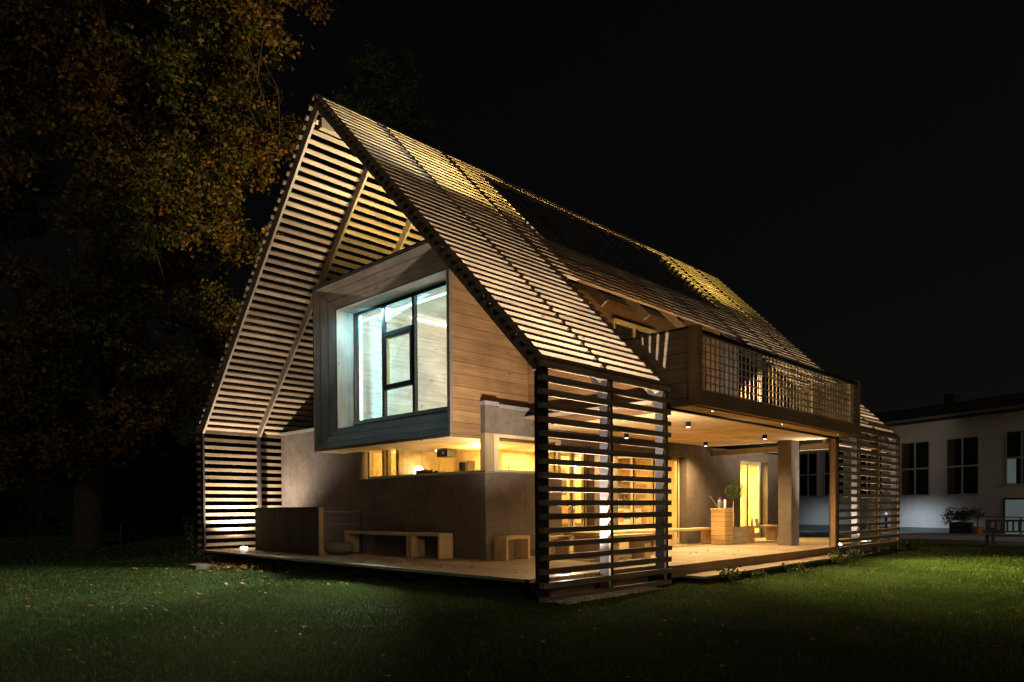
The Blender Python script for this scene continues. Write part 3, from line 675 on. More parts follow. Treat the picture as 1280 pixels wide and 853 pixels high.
# watering can and tins
wc = empty('watering_can', (3.10, 9.22, ZD + .901), 'small metal watering can with long spout on the tall board box', 'watering can')
MB().lathe([(.055, 0), (.055, .18), (.05, .19)], n=18).build('body', 'steel', wc)
MB().tube((-.04, -.06, .04), (-.16, -.20, .30), .012, .009).build('spout', 'steel', wc)
h_ = MB(); 
for i in range(6):
    a, b_ = math.pi * i / 6, math.pi * (i + 1) / 6
    h_.tube((0, .05 * math.cos(a), .19 + .07 * math.sin(a)), (0, .05 * math.cos(b_), .19 + .07 * math.sin(b_)), .006, n=6)
h_.build('handle', 'steel', wc)
tn = MB().lathe([(.03, 0), (.03, .2), (.027, .205)], n=14).build('tin', 'white_gloss', None, origin=(0, 0, 0)); tn.location = (3.16, 9.36, ZD + .901)
tag(tn, 'slim white tin beside the watering can on the tall board box', 'tin')
cu = MB().lathe([(.03, 0), (.038, .07), (.034, .07), (.027, .01)], n=16).build('cup', 'white_gloss', None); cu.location = (3.08, 9.76, ZD + .43)
tag(cu, 'small white cup on the low planter beside the tree', 'cup')
vs = MB().lathe([(.025, 0), (.045, .06), (.03, .14), (.02, .2), (.028, .22)], n=16).build('white_vase', 'white_gloss', None); vs.location = (3.02, 11.10, ZD + .421)
tag(vs, 'small white vase on the bench in front of the right hand door', 'vase')
cd = MB().box(-.006, .006, -.09, .09, 0, .19).build('white_card', 'white_gloss', None); cd.location = (3.05, 11.38, ZD + .422); cd.rotation_euler = (0, R(-14), 0)
tag(cd, 'white card leaning up on the bench beside the vase', 'card')

def leaf_mesh(name, centers, size, mat, parent=None, cols=None, aspect=.6, droop=0.0):
    """centers: Nx3, leaf = folded diamond (two triangles x2)"""
    n = len(centers); 
    d = RNG.normal(size=(n, 3)); d[:, 2] -= droop; d /= np.linalg.norm(d, axis=1)[:, None]
    e = RNG.normal(size=(n, 3)); e -= (e * d).sum(1)[:, None] * d; e /= np.linalg.norm(e, axis=1)[:, None]
    s = (size * RNG.uniform(.6, 1.3, n))[:, None]
    nn = np.cross(d, e)
    P = np.stack([centers, centers + s * (.5 * d + aspect * .5 * e + .1 * nn), centers + s * d, centers + s * (.5 * d - aspect * .5 * e + .1 * nn)], 1).reshape(-1, 3)
    me = bpy.data.meshes.new(name); me.vertices.add(4 * n); me.vertices.foreach_set('co', P.astype(np.float32).ravel())
    idx = np.arange(4 * n).reshape(n, 4)
    tri = np.stack([idx[:, [0, 1, 2]], idx[:, [0, 2, 3]]], 1).reshape(-1)
    me.loops.add(6 * n); me.loops.foreach_set('vertex_index', tri.astype(np.int32))
    me.polygons.add(2 * n); me.polygons.foreach_set('loop_start', np.arange(0, 6 * n, 3, dtype=np.int32)); me.polygons.foreach_set('loop_total', np.full(2 * n, 3, dtype=np.int32))
    at = me.attributes.new('tone', 'FLOAT', 'POINT'); tv = RNG.random(n) if cols is None else cols
    at.data.foreach_set('value', np.repeat(tv, 4).astype(np.float32))
    me.update(); me.validate(); me.materials.append(M[mat])
    o = bpy.data.objects.new(name, me); COL.objects.link(o)
    if parent is not None: o.parent = parent
    return o
def leafmat(name, stops, trans=.35, rough=.6):
    m, nt, b = new_mat(name); at = N(nt, 'ShaderNodeAttribute', attribute_name='tone')
    c = ramp(nt, at.outputs['Fac'], stops); nt.links.new(c, b.inputs['Base Color']); b.inputs['Roughness'].default_value = rough; b.inputs['Specular IOR Level'].default_value = .25
    tl = N(nt, 'ShaderNodeBsdfTranslucent'); nt.links.new(c, tl.inputs[0]); ms = N(nt, 'ShaderNodeMixShader'); ms.inputs[0].default_value = trans
    nt.links.new(b.outputs[0], ms.inputs[1]); nt.links.new(tl.outputs[0], ms.inputs[2]); nt.links.new(ms.outputs[0], nt.nodes['Material Output'].inputs['Surface'])
    M[name] = m
leafmat('grass_blades', [(0, (.030, .058, .014)), (.5, (.062, .108, .026)), (1, (.14, .17, .06))], .3)
leafmat('autumn_leaves', [(0, (.03, .042, .012)), (.4, (.075, .075, .018)), (.65, (.16, .10, .018)), (.88, (.26, .11, .014)), (1, (.42, .24, .04))], .35)
leafmat('dark_needles', [(0, (.015, .03, .012)), (1, (.05, .075, .03))], .2)
leafmat('far_foliage', [(0, (.006, .010, .005)), (1, (.014, .02, .010))], 0)
leafmat('shrub_leaves', [(0, (.03, .06, .015)), (1, (.10, .15, .04))], .3)
leafmat('litter', [(0, (.10, .045, .015)), (.5, (.20, .10, .03)), (.85, (.32, .17, .05)), (1, (.45, .28, .10))], .1)
def ball_pts(n, c, r, shell=.5):
    d = RNG.normal(size=(n, 3)); d /= np.linalg.norm(d, axis=1)[:, None]
    rr = r * (shell + (1 - shell) * RNG.random(n) ** .5)
    return np.array(c) + d * rr[:, None]
bt = empty('ball_tree', (3.06, 9.98, ZD + .428), 'small potted tree with a thin pale stem and round ball of leaves', 'potted tree')
q = MB(); pts_ = [(0, 0, 0), (.012, .01, .25), (-.008, .02, .45), (.0, .01, .66)]
for a, b_ in zip(pts_, pts_[1:]): q.tube(a, b_, .012, .010, n=7)
q.tube((0, 0, .0), (-.02, -.01, .5), .007, .005, n=6); q.build('trunk', 'oak_z', bt)
leaf_mesh('crown', ball_pts(1500, (0, .10, .92), .265, .2) * np.array([1, 1, .86]) + np.array([0, 0, .11]), .045, 'shrub_leaves', bt, aspect=.35)

# planter screen at the left, stone pot, wire rail
ps = empty('board_screen', (-4.12, .76, ZD), 'dark upright-boarded screen standing near the left end of the deck', 'screen')
MB().box(0, 2.78, 0, .03, .001, .99).build('front', 'darkboard', ps)
MB().box(2.75, 2.78, .031, .13, .001, .99).build('end_board', 'oak_z', ps); MB().box(0, .03, .031, .13, .001, .99).build('end_board', 'oak_z', ps)
MB().box(.03, 2.75, .10, .13, .001, .99).build('back', 'darkboard', ps)
sp_ = MB().lathe([(.17, 0), (.28, .05), (.31, .12), (.29, .19), (.22, .235), (.18, .24), (.16, .20)], n=28).build('stone_bowl', 'stone', None, smooth=True)
sp_.location = (-1.42, 1.30, ZD); tag(sp_, 'squat rounded stone bowl on the deck left of the longer slab bench', 'stone bowl')
wr = empty('wire_railing', (-2.9, 1.9, ZD), 'thin steel post and wire railing in front of the pale concrete wall', 'railing')
q = MB()
for z in (.30, .60, .88): q.tube((-.2, 0, z), (1.26, 0, z), .008, n=6)
q.tube((1.26, 0, .001), (1.26, 0, .88), .012, n=6)
for a, b_ in (((1.42, 0, .92), (3.4, .1, 1.30)), ((1.42, 0, .64), (3.2, .1, .92))): q.tube(a, b_, .006, n=6)
q.build('wire', 'black', wr); MB().tube((1.42, 0, .001), (1.42, 0, .93), .02, n=8).build('post', 'black', wr)

# ------------------------------------------------------------------ inside objects
pj = empty('projector', (.10, 3.0, 2.41), 'black projector hanging from the ceiling behind the strip window', 'projector')
MB().box(-.17, .17, -.14, .14, -.08, .08).build('body', 'black', pj, bevel=.01); MB().tube((0, 0, .08), (0, 0, .254), .02).build('mount', 'black', pj)
MB().tube((.06, -.141, 0), (.06, -.16, 0), .035, n=14).build('lens_ring', 'steel', pj)
tr0 = empty('track_spot', (-.35, 3.1, 2.55), 'small black track spot left of the projector behind the strip window', 'spotlight', 'track spots on the indoor ceilings')
MB().tube((0, 0, .114), (0, 0, .04), .008).build('stem', 'black', tr0); MB().tube((0, 0, .05), (.04, -.04, -.05), .03, .035, n=12).build('head', 'black', tr0); MB().tube((.0405, -.0405, -.0505), (.043, -.043, -.056), .028, n=12).build('lens', 'spot_lens', tr0)
for loc, lab in (((.8, 5.74, 2.55), 'left of the three indoor track spots above the lamp globe behind the near screen'), ((.8, 6.28, 2.55), 'middle one of the three indoor track spots above the lamp globe'), ((.8, 6.62, 2.55), 'right one of the three indoor track spots above the lamp globe')):
    copy_tree(tr0, loc, label=lab)
dl = empty('table_lamp', (-.55, 2.75, 1.93), 'glowing lamp on the sill shelf behind the left part of the strip window', 'lamp')
MB().lathe([(.001, .0), (.08, .03), (.12, .12), (.08, .21), (.001, .24)], n=20).build('globe', emit('soft_globe', (1.0, .93, .75), 14), dl, smooth=True)
lamp('POINT', (-.55, 2.75, 2.06), 20, (1.0, .9, .7), dl, size=.1)
sh = MB(); sh.box(-.75, FX - .2, 2.45, 2.95, 1.88, 1.92); sh.build('kitchen_shelf', 'oak_x'); tag(bpy.data.objects['kitchen_shelf'], 'wooden worktop just behind the strip window', 'worktop')
bk0 = None
for i, (x, h_, c_) in enumerate(((-.36, .16, 'greyboard_v'), (-.22, .17, 'black'), (-.08, .17, 'greyboard_v'), (.08, .14, 'black'), (.26, .12, 'darkboard'))):
    b_ = MB(); b_.box(x, x + .125, 2.52, 2.74, 1.921, 1.921 + h_ * .8)
    o = b_.build('storage_tin', c_); tag(o, ['leftmost dark box of the row on the worktop', 'second dark box from the left on the worktop', 'middle dark box of the row on the worktop', 'fourth dark box from the left on the worktop', 'rightmost low dark box of the row on the worktop'][i], 'box', 'boxes in a row on the worktop')
for i, (x, h_) in enumerate(((1.0, .24), (1.09, .22), (1.19, .26))):
    o = MB().box(x, x + .07, 2.55, 2.75, 1.921, 1.921 + h_).build('cookbook', ['darkboard', 'greyboard_v', 'white_gloss'][i])
    tag(o, ['brown book standing left of the group near the corner window', 'grey book in the middle of the group near the corner window', 'white book standing right of the group near the corner window'][i], 'book', 'books near the corner window')
pg = empty('pendant_lamp', (.8, 6.38, 2.19), 'bright round lamp globe hanging indoors behind the near batten screen', 'pendant lamp')
MB().lathe([(.001, -.075), (.05, -.055), (.075, 0), (.05, .055), (.001, .075)], n=20).build('globe', 'globe', pg, smooth=True); MB().tube((0, 0, .075), (0, 0, .474), .004, n=5).build('cord', 'black', pg)
lamp('POINT', (.8, 6.38, 2.0), 30, (1.0, .85, .6), pg, size=.08)
# kitchen shelf unit seen through the middle glazing, with letters on its board
ks = empty('wall_shelf', (-.10, 9.30, ZD), 'kitchen shelf unit with bottles and a lettered board behind the middle glazed door', 'shelf unit')
MB().box(-.3, .0, 0, 1.25, .001, .92).build('cabinet', 'white_gloss', ks); MB().box(-.3, .02, -.02, 1.27, .921, .96).build('worktop', 'steel', ks)
MB().box(-.3, -.27, 0, 1.25, 1.06, 1.72).build('back_board', 'edge', ks)
for z in (1.10, 1.40, 1.70): MB().box(-.268, .0, 0, 1.25, z, z + .025).build('shelf', 'oak', ks)
MB().box(-.01, .003, .1, 1.1, .60, .68).build('drawer_strip', plain('blue_strip', (.08, .16, .40), .4), ks)
fc = bpy.data.curves.new('lettering', 'FONT'); fc.body = 'JELALA'; fc.size = .25; fc.extrude = .006; fc.align_x = 'LEFT'
_t = bpy.data.objects.new('tmp_text', fc); COL.objects.link(_t); _me = bpy.data.meshes.new_from_object(_t); bpy.data.objects.remove(_t); _me.materials.clear(); _me.materials.append(M['black']); fo = bpy.data.objects.new('lettering', _me); COL.objects.link(fo); fo.parent = ks; fo.location = (-.262, .22, 1.15); fo.rotation_euler = (R(90), 0, R(90));
for i in range(7):
    o = MB().lathe([(.03, 0), (.032, .1), (.012, .15), (.012, .2)], n=12).build('bottle', 'white_gloss' if i % 2 else 'glass'); o.location = (-.18, 9.38 + i * .16, ZD + .961)
    tag(o, ['leftmost', 'second', 'third', 'fourth', 'fifth', 'sixth', 'rightmost'][i] + ' of the small bottles in the row on the kitchen worktop', 'bottle', 'bottles on the kitchen worktop')
uc = empty('wall_cabinet', (-.755, 4.9, 1.88), 'warm brown wall cabinet high on the kitchen wall seen through the corner window', 'cabinet')
MB().box(0, .32, 0, 1.05, .0, .42).build('cabinet_body', 'crate', uc); MB().box(0, .30, 1.9, 2.7, .05, .42).build('cabinet_body', 'crate', uc)
MB().box(0, .36, 1.10, 1.84, -.05, .24).build('white_hood', emit('lit_white_hood', (1, .96, .88), 1.2), uc)  # hood is no lamp; its emission stands in for light falling on it
MB().box(.321, .33, .5, .515, .0, .42).build('door_joint', 'black', uc)
# bright and orange cupboards behind the first glazed bay
cb = empty('kitchen_cupboard', (-.2, 6.0, ZD), 'orange and white kitchen cupboard wall under the pendant lamp', 'cupboard')
MB().box(0, .5, 0, .72, .55, 1.05).build('orange_front', 'orange', cb); MB().box(0, .5, 0, 1.3, .001, .549).build('base', 'plinth', cb)
MB().box(0, .35, -.2, .16, 1.25, 1.66).build('white_box', emit('lit_white_panel', (1, .97, .9), 1.6), cb)  # glow put into the white box in place of light on it
MB().box(.0, .30, .18, .95, 1.25, 1.62).build('open_shelf', 'greyboard_v', cb)
MB().box(.505, .515, .74, .80, .06, .95).build('trim', 'steel', cb)
ch0 = empty('shell_chair', (1.2, 7.2, ZD + .012), 'pale indoor chair behind the middle glazed door', 'chair', 'indoor chairs')
MB().box(-.2, .2, -.2, .2, .43, .46).build('seat', 'oak', ch0, bevel=.008); MB().box(-.2, -.17, -.19, .19, .55, .85).build('backrest', 'orange', ch0, bevel=.008)
for sx_ in (-.17, .17):
    for sy_ in (-.17, .17): MB().tube((sx_, sy_, 0), (sx_ * .9, sy_ * .9, .43), .014, n=6).build('leg', 'oak_z', ch0)
copy_tree(ch0, (1.1, 8.2, ZD + .012), R(20), 'pale indoor chair further right behind the middle glazed door')

# ------------------------------------------------------------------ gravel, litter, plants
def pebbles(name, n, x0, x1, y0, y1, z, r0, r1, mat):
    base = bmesh.new(); bmesh.ops.create_icosphere(base, subdivisions=1, radius=1); bv = np.array([v.co for v in base.verts]); bf = [[v.index for v in f.verts] for f in base.faces]; base.free()
    V = []; F = []
    for i in range(n):
        s = random.uniform(r0, r1); sc = np.array([s * random.uniform(.8, 1.3), s * random.uniform(.8, 1.3), s * .6])
        p = np.array([random.uniform(x0, x1), random.uniform(y0, y1), z + s * .3]); o = len(V)
        V += [tuple(q) for q in bv * sc * (1 + RNG.normal(size=bv.shape) * .08) + p]; F += [[a + o for a in f] for f in bf]
    me = bpy.data.meshes.new(name); me.from_pydata(V, [], F); me.materials.append(M[mat]); o = bpy.data.objects.new(name, me); COL.objects.link(o); return tag(o, kind='stuff')
M['pebble'] = plain('river_gravel', (.55, .46, .34), .85, 0, .5, 22, .2)
g = pebbles('gravel', 1300, 5.30, 5.84, .10, 2.4, .012, .014, .034, 'pebble'); tag(g, 'pale gravel strip at the foot of the near batten screen', 'gravel')
# fallen leaves
n = 4200
th = RNG.uniform(R(5), R(85), n); rr = 5 + 26 * RNG.random(n) ** 1.3
lx = 11.65 - rr * np.sin(th); ly = -6.81 + rr * np.cos(th)
keep = ~((lx > -5.5) & (lx < 5.7) & (ly > -.1) & (ly < 15)) & (RNG.random(n) < np.where(lx < 2, .8, .06))
P = np.stack([lx, ly, np.full(n, .035)], 1)[keep]
pile = np.stack([RNG.uniform(-4.2, -2.0, 500), RNG.uniform(-.75, .25, 500), RNG.uniform(.02, .10, 500)], 1)
dk = np.stack([RNG.uniform(-5, 5, 60), RNG.uniform(.1, .75, 60), np.full(60, ZD + .008)], 1)
dk2 = np.stack([RNG.uniform(2.6, 5.2, 14), RNG.uniform(3.3, 10, 14), np.full(14, ZD + .008)], 1)
P = np.concatenate([P, pile, dk, dk2])
def flat_leaves(name, P, size, mat):
    n = len(P); a = RNG.uniform(0, 2*np.pi, n); d = np.stack([np.cos(a), np.sin(a), RNG.uniform(-.1, .5, n)], 1); e = np.stack([-np.sin(a), np.cos(a), RNG.uniform(-.3, .3, n)], 1)
    s = (size * RNG.uniform(.6, 1.35, n))[:, None]
    V = np.stack([P, P + s*(.4*d + .45*e + [0, 0, .12]), P + s*d, P + s*(.4*d - .45*e + [0, 0, .12]), P + s*(.75*d+.38*e+[0,0,.1]), P + s*(.75*d-.38*e+[0,0,.1])], 1).reshape(-1, 3)
    idx = np.arange(6*n).reshape(n, 6); tri = idx[:, [0, 1, 2, 0, 2, 3, 1, 4, 2, 2, 5, 3]].reshape(-1)
    me = bpy.data.meshes.new(name); me.from_pydata(V.tolist(), [], tri.reshape(-1, 3).tolist())
    at = me.attributes.new('tone', 'FLOAT', 'POINT'); at.data.foreach_set('value', np.repeat(RNG.random(n), 6).astype(np.float32)); me.materials.append(M[mat])
    o = bpy.data.objects.new(name, me); COL.objects.link(o); return o
tag(flat_leaves('fallen_leaves', P, .055, 'litter'), 'brown and yellow fallen leaves scattered over lawn and deck', 'leaves', kind='stuff')
def low_plant(loc, n, r, h, label, group=None):
    o = empty('low_plant', loc, label, 'plant', group); q = MB(); cs = []
    for i in range(n):
        a = random.uniform(0, 6.28); t = (r * random.uniform(.3, 1) * math.cos(a), r * random.uniform(.3, 1) * math.sin(a), h * random.uniform(.5, 1))
        q.tube((0, 0, 0), t, .004, .002, n=5)
        for k in range(14): f = random.uniform(.25, 1.05); cs.append((t[0]*f + random.uniform(-.03, .03), t[1]*f + random.uniform(-.03, .03), t[2]*f + random.uniform(-.02, .03)))
    q.build('stem', 'soil', o); leaf_mesh('foliage', np.array(cs), .055, 'shrub_leaves', o, aspect=.7); return o
for (x, y, n, r, h, lab) in ((6.1, 3.9, 14, .28, .30, 'leafy weed clump in front of the near end of the deck step'), (6.12, 8.6, 14, .35, .28, 'leafy weed clump in front of the far end of the deck step'),
                             (6.08, 6.4, 8, .25, .16, 'small weed tuft at the middle of the deck step'), (5.85, 10.5, 14, .4, .22, 'weed clump at the foot of the post beside the far screen'),
                             (5.8, 14.9, 16, .5, .30, 'dark plant clump at the far end of the far screen'), (6.05, 4.9, 7, .2, .12, 'tiny weed tuft between the near clump and the middle of the step')):
    low_plant((x, y, 0), n, r, h, lab, 'weeds along the house')
low_plant((-4.5, 2.62, FT - .02), 16, .35, .75, 'scrubby plant growing on the flat roof above the pale concrete wall')
cl = low_plant((-5.75, -.1, 0), 10, .15, 1.3, 'thin climbing plant at the foot of the left hand screen')

# ------------------------------------------------------------------ grass
def grass():
    bands = ((4.6, 7.5, 3600, .045, .005), (7.5, 12, 1500, .05, .008), (12, 20, 420, .055, .014), (20, 42, 90, .06, .03))
    Ps = []; Hs = []; Ws = []
    for r0, r1, dens, h, w_ in bands:
        area = .5 * (r1*r1 - r0*r0) * R(84); n = int(area * dens)
        th = R(44.4) + RNG.uniform(R(-42), R(42), n); rr = np.sqrt(RNG.uniform(r0*r0, r1*r1, n))
        x = 11.65 - rr*np.sin(th); y = -6.81 + rr*np.cos(th)
        k = ~((x > -5.3) & (x < 5.55) & (y > .3) & (y < 14.8)) & ~((x > 5.0) & (x < 5.75) & (y > .1) & (y < 2.8)) & ~((x > 5.5) & (x < 5.95) & (y > 3.3) & (y < 9.9)) & ~((y > 18.4) & (x > -10) & (x < 12)) & ~((x > -4.3) & (x < -1.9) & (y > -.8) & (y < .3) & (RNG.random(n) < .8))
        x = x[k]; y = y[k]; n = len(x); Ps.append(np.stack([x, y, np.zeros(n)], 1)); Hs.append(h * .72 * RNG.uniform(.4, 1.5, n)); Ws.append(w_ * RNG.uniform(.7, 1.3, n))
    P = np.concatenate(Ps); H = np.concatenate(Hs)[:, None]; Wd = np.concatenate(Ws)[:, None]; n = len(P)
    a = RNG.uniform(0, 2*np.pi, n); e = np.stack([np.cos(a), np.sin(a), np.zeros(n)], 1); b_ = RNG.uniform(0, 2*np.pi, n)
    lean = np.stack([np.cos(b_), np.sin(b_), np.zeros(n)], 1) * H * RNG.uniform(.1, .9, n)[:, None]; upv = np.array([0, 0, 1.])
    V = np.stack([P - e*Wd*.5, P + e*Wd*.5, P + lean + upv*H], 1).reshape(-1, 3)
    me = bpy.data.meshes.new('lawn_grass'); me.vertices.add(3*n); me.vertices.foreach_set('co', V.astype(np.float32).ravel())
    me.loops.add(3*n); me.loops.foreach_set('vertex_index', np.arange(3*n, dtype=np.int32)); me.polygons.add(n)
    me.polygons.foreach_set('loop_start', np.arange(0, 3*n, 3, dtype=np.int32)); me.polygons.foreach_set('loop_total', np.full(n, 3, dtype=np.int32))
    at = me.attributes.new('tone', 'FLOAT', 'POINT')
    patch = .5 + .25*np.sin(P[:, 0]*1.3 + np.sin(P[:, 1]*.9)*2) + .2*np.sin(P[:, 1]*2.1 + P[:, 0]*.7)
    tv = np.clip(patch*.5 + RNG.random(n)*.55, 0, 1); at.data.foreach_set('value', np.repeat(tv, 3).astype(np.float32))
    me.update(); me.materials.append(M['grass_blades']); o = bpy.data.objects.new('lawn_grass', me); COL.objects.link(o)
    tag(o, 'short green lawn grass around the house', 'grass', kind='stuff')
grass()

# ------------------------------------------------------------------ trees
def tree(name, base, trunk_pts, limbs, clumps, leaf_n, leaf_size, mat, label, cat='tree', group=None, droop=.3, aspect=.6):
    o = empty(name, base, label, cat, group); q = MB()
    def path(pts, r0, r1):
        for i in range(len(pts) - 1):
            f0, f1 = i/(len(pts)-1), (i+1)/(len(pts)-1); q.tube(pts[i], pts[i+1], r0 + (r1-r0)*f0, r0 + (r1-r0)*f1, n=9, caps=False)
    path(trunk_pts[0], *trunk_pts[1])
    for pts, rr in limbs: path(pts, *rr)
    ends = []
    for (c, r, k) in clumps:   # twigs out to the leaf clumps
        c = Vector(c)
        ends.append(c)
    allp = [Vector(p) for p in trunk_pts[0]] + [Vector(p) for pts, _ in limbs for p in pts]
    for c in ends:
        a = min(allp, key=lambda p: (p - c).length + (2 if p.z > c.z + 1 else 0)); mid = (a + c) / 2 + Vector((random.uniform(-.3, .3), random.uniform(-.3, .3), .25)); path([a, mid, c], .022, .005)
        for _ in range(2):
            e = c + Vector((random.uniform(-1, 1), random.uniform(-1, 1), random.uniform(-.7, .5))); path([mid, (mid+e)/2 + Vector((0, 0, .1)), e], .02, .005)
    q.build('trunk', 'bark', o, smooth=True)
    C_ = []; T_ = []
    tot = sum(k for _, _, k in clumps)
    for (c, r, k) in clumps:
        n = int(leaf_n * k / tot); sub = RNG.normal(size=(max(4, n // 60), 3)) * r * .55
        pick = RNG.integers(0, len(sub), n); p = np.array(c) + sub[pick] * np.array([1, 1, .7]) + RNG.normal(size=(n, 3)) * r * .16
        C_.append(p); T_.append(np.clip(RNG.normal(RNG.uniform(.2, .72), .2, n), 0, 1))
    leaf_mesh('crown', np.concatenate(C_), leaf_size, mat, o, cols=np.concatenate(T_), droop=droop, aspect=aspect)
    return o
# the big autumn tree left of the house
random.seed(11)
RV = Vector((.714, .70, 0)); DV = Vector((-.70, .714, 0))
def lat(l, d, h): return RV * l + DV * d + Vector((0, 0, h))
cl_ = []
for i in range(150):
    h = 3.4 + 17.3 * random.random() ** .9
    rmax = (2.4 + (h - 3.2) * .42) if h < 13.5 else 7.0 - (h - 15.5) * .25
    l = random.uniform(-4.6, min(rmax, 7.2)); d = random.uniform(-3.2, 3.6)
    cl_.append((lat(l, d, h), random.uniform(.8, 1.35), 1))
for _ in range(16): cl_.append((lat(random.uniform(-3.6, 1.8), random.uniform(-3, 2), random.uniform(2.6, 5.0)), 1.0, .8))
def LP(pts): return [lat(*p) for p in pts]
tree('autumn_tree', (-15.4, .27, 0), ([(0, 0, 0), (.1, .1, 4), (-.1, .2, 9), (0, 0, 13.4)], (.50, .30)),
     [(LP([(0, 0, 13.4), (-.25, .1, 15), (-.5, .2, 17), (-.6, .3, 21)]), (.26, .10)), (LP([(0, 0, 13.4), (.35, .2, 15), (.5, .4, 17), (.6, .6, 21)]), (.24, .10)),
      (LP([(0, 0, 9.5), (2, .8, 12.5), (4.2, 1.0, 14), (6.4, .8, 13.6)]), (.17, .04)), (LP([(0, 0, 6), (1.4, .6, 8), (2.4, .8, 9)]), (.10, .03)),
      (LP([(.1, 0, 4.6), (1.6, -.6, 5.0), (2.6, -1, 4.3), (3.4, -1, 5.6)]), (.09, .02)), (LP([(0, 0, 11), (2.4, -.6, 15), (4.2, -.5, 17.5)]), (.14, .04)), (LP([(0, 0, 5), (-2, .4, 8), (-3.6, .2, 10.5)]), (.14, .04)),
      (LP([(0, .1, 8), (1.0, .6, 10), (2.6, 1.4, 11.4)]), (.10, .03))],
     cl_, 150000, .175, 'autumn_leaves', 'tall autumn tree with forked trunk and orange leaves left of the house')
cl2 = []
for i in range(30):
    h = random.uniform(3, 15); a = random.uniform(0, 6.28); rr = 3.6 * random.uniform(.3, 1); cl2.append(((rr*math.cos(a), rr*math.sin(a), h), random.uniform(.8, 1.4), 1))
tree('autumn_tree', (-21.5, -5.2, 0), ([(0, 0, 0), (.2, 0, 4), (0, .2, 9), (0, 0, 14)], (.35, .06)), [([(.2, 0, 4), (1.8, .6, 7)], (.1, .03)), ([(0, .2, 8), (-1.8, .6, 11)], (.1, .03))], cl2, 22000, .15, 'autumn_leaves', 'second autumn tree at the very left edge of the picture')
cl3 = []
for i in range(70):
    h = random.uniform(3, 22.5); rad = 4.2 * (1 - (h - 3) / 24) + .3; a = random.uniform(0, 6.28); rr = rad * random.uniform(.4, 1); cl3.append(((rr*math.cos(a), rr*math.sin(a), h), .9, 1))
tree('dark_conifer', (-16.5, 13.5, 0), ([(0, 0, 0), (0, 0, 8), (0, 0, 22)], (.35, .05)), [], cl3, 70000, .20, 'dark_needles', 'tall dark conifer behind the ridge of the house', droop=.8, aspect=.25)
for i, (x, y, s, lab) in enumerate(((-30, 2, 1.0, 'dark bush far behind the lawn left of the autumn tree'), (-27, 9, 1.2, 'dark bush far behind between the autumn tree and the house'), (-33, -7, 1.1, 'dark bush at the far left edge of the lawn'))):
    cl4 = [((random.uniform(-3, 3), random.uniform(-3, 3), random.uniform(.6, 3.2)), 1.0, 1) for _ in range(14)]
    tree('dark_bush', (x, y, 0), ([(0, 0, 0), (0, 0, 1.5)], (.12, .05)), [], cl4, 5000, .16, 'dark_needles', lab, 'bush', 'dark bushes behind the lawn')
wd = np.stack([RNG.uniform(-75, -20, 60000), RNG.uniform(20, 60, 60000), 8.5 * RNG.random(60000) ** 1.3], 1)
wl = np.stack([RNG.uniform(-52, -40, 40000), RNG.uniform(-35, 22, 40000), 8.0 * RNG.random(40000) ** 1.2], 1)
for a_ in (wd, wl): a_[:, 2] *= .75 + .25 * np.sin(a_[:, 0] * .45 + np.cos(a_[:, 1] * .37) * 2) * np.cos(a_[:, 1] * .31)
tag(leaf_mesh('far_woodland', np.concatenate([wd, wl]), .9, 'far_foliage'), 'dark mass of woodland far behind the lawn', 'woodland', kind='stuff')
# floodlight added unseen behind the left screen to brighten the tree
fl_ = empty('garden_floodlight', (-7.2, 5.2, 0), 'small garden floodlight on the grass behind the left screen aimed at the tree', 'floodlight')
MB().box(-.08, .08, -.05, .05, .12, .26).build('head', 'black', fl_, bevel=.01); MB().tube((0, 0, 0), (0, 0, .12), .012).build('stake', 'black', fl_)
lamp('SPOT', (-7.4, 5.2, .35), 8500, (1.0, .68, .30), fl_, spot=60, blend=1, size=.1, target=(-12.2, 4.6, 21))

# ------------------------------------------------------------------ building in the background
A = Vector((2.05, 27.25, 0)); Bv = Vector((6.78, 25.3, 0)); u = (Bv - A).normalized(); ang = math.atan2(u.y, u.x)
bg = empty('rear_building', A, 'long white rendered building with cross-barred windows behind the house', 'building', rz=ang)
q = MB(); q.box(-14, 11, 0, 8, .27, 4.72); q.build('wall', 'white', bg)
q = MB(); q.box(-14, 11, -.03, 7.9, 0, .268); q.box(-14, 11, -.012, -.002, .27, .29); q.build('plinth', 'plinth', bg)
q = MB(); q.prism([(-.35, 4.73), (8.3, 4.73), (8.3, 4.86), (4, 6.0), (-.35, 4.86)], 'X', -14.2, 11.2); q.build('roof', 'roofbg', bg)
q = MB(); q.box(-14, 11, -.42, -.35, 4.80, 4.90); q.build('gutter', 'zinc', bg)
q = MB()
for x in (-1.6, 6.1): q.tube((x, -.09, .05), (x, -.09, 4.8), .045, n=10)
for k, x in enumerate((-1.6, 6.1)): MB().tube((x, -.09, .05), (x, -.09, 4.8), .045, n=10).build('downpipe', 'zinc', bg)
q = MB(); q.box(-1.2, -.7, 4.5, 5.0, 5.6, 6.5); q.build('chimney', 'roofbg', bg)
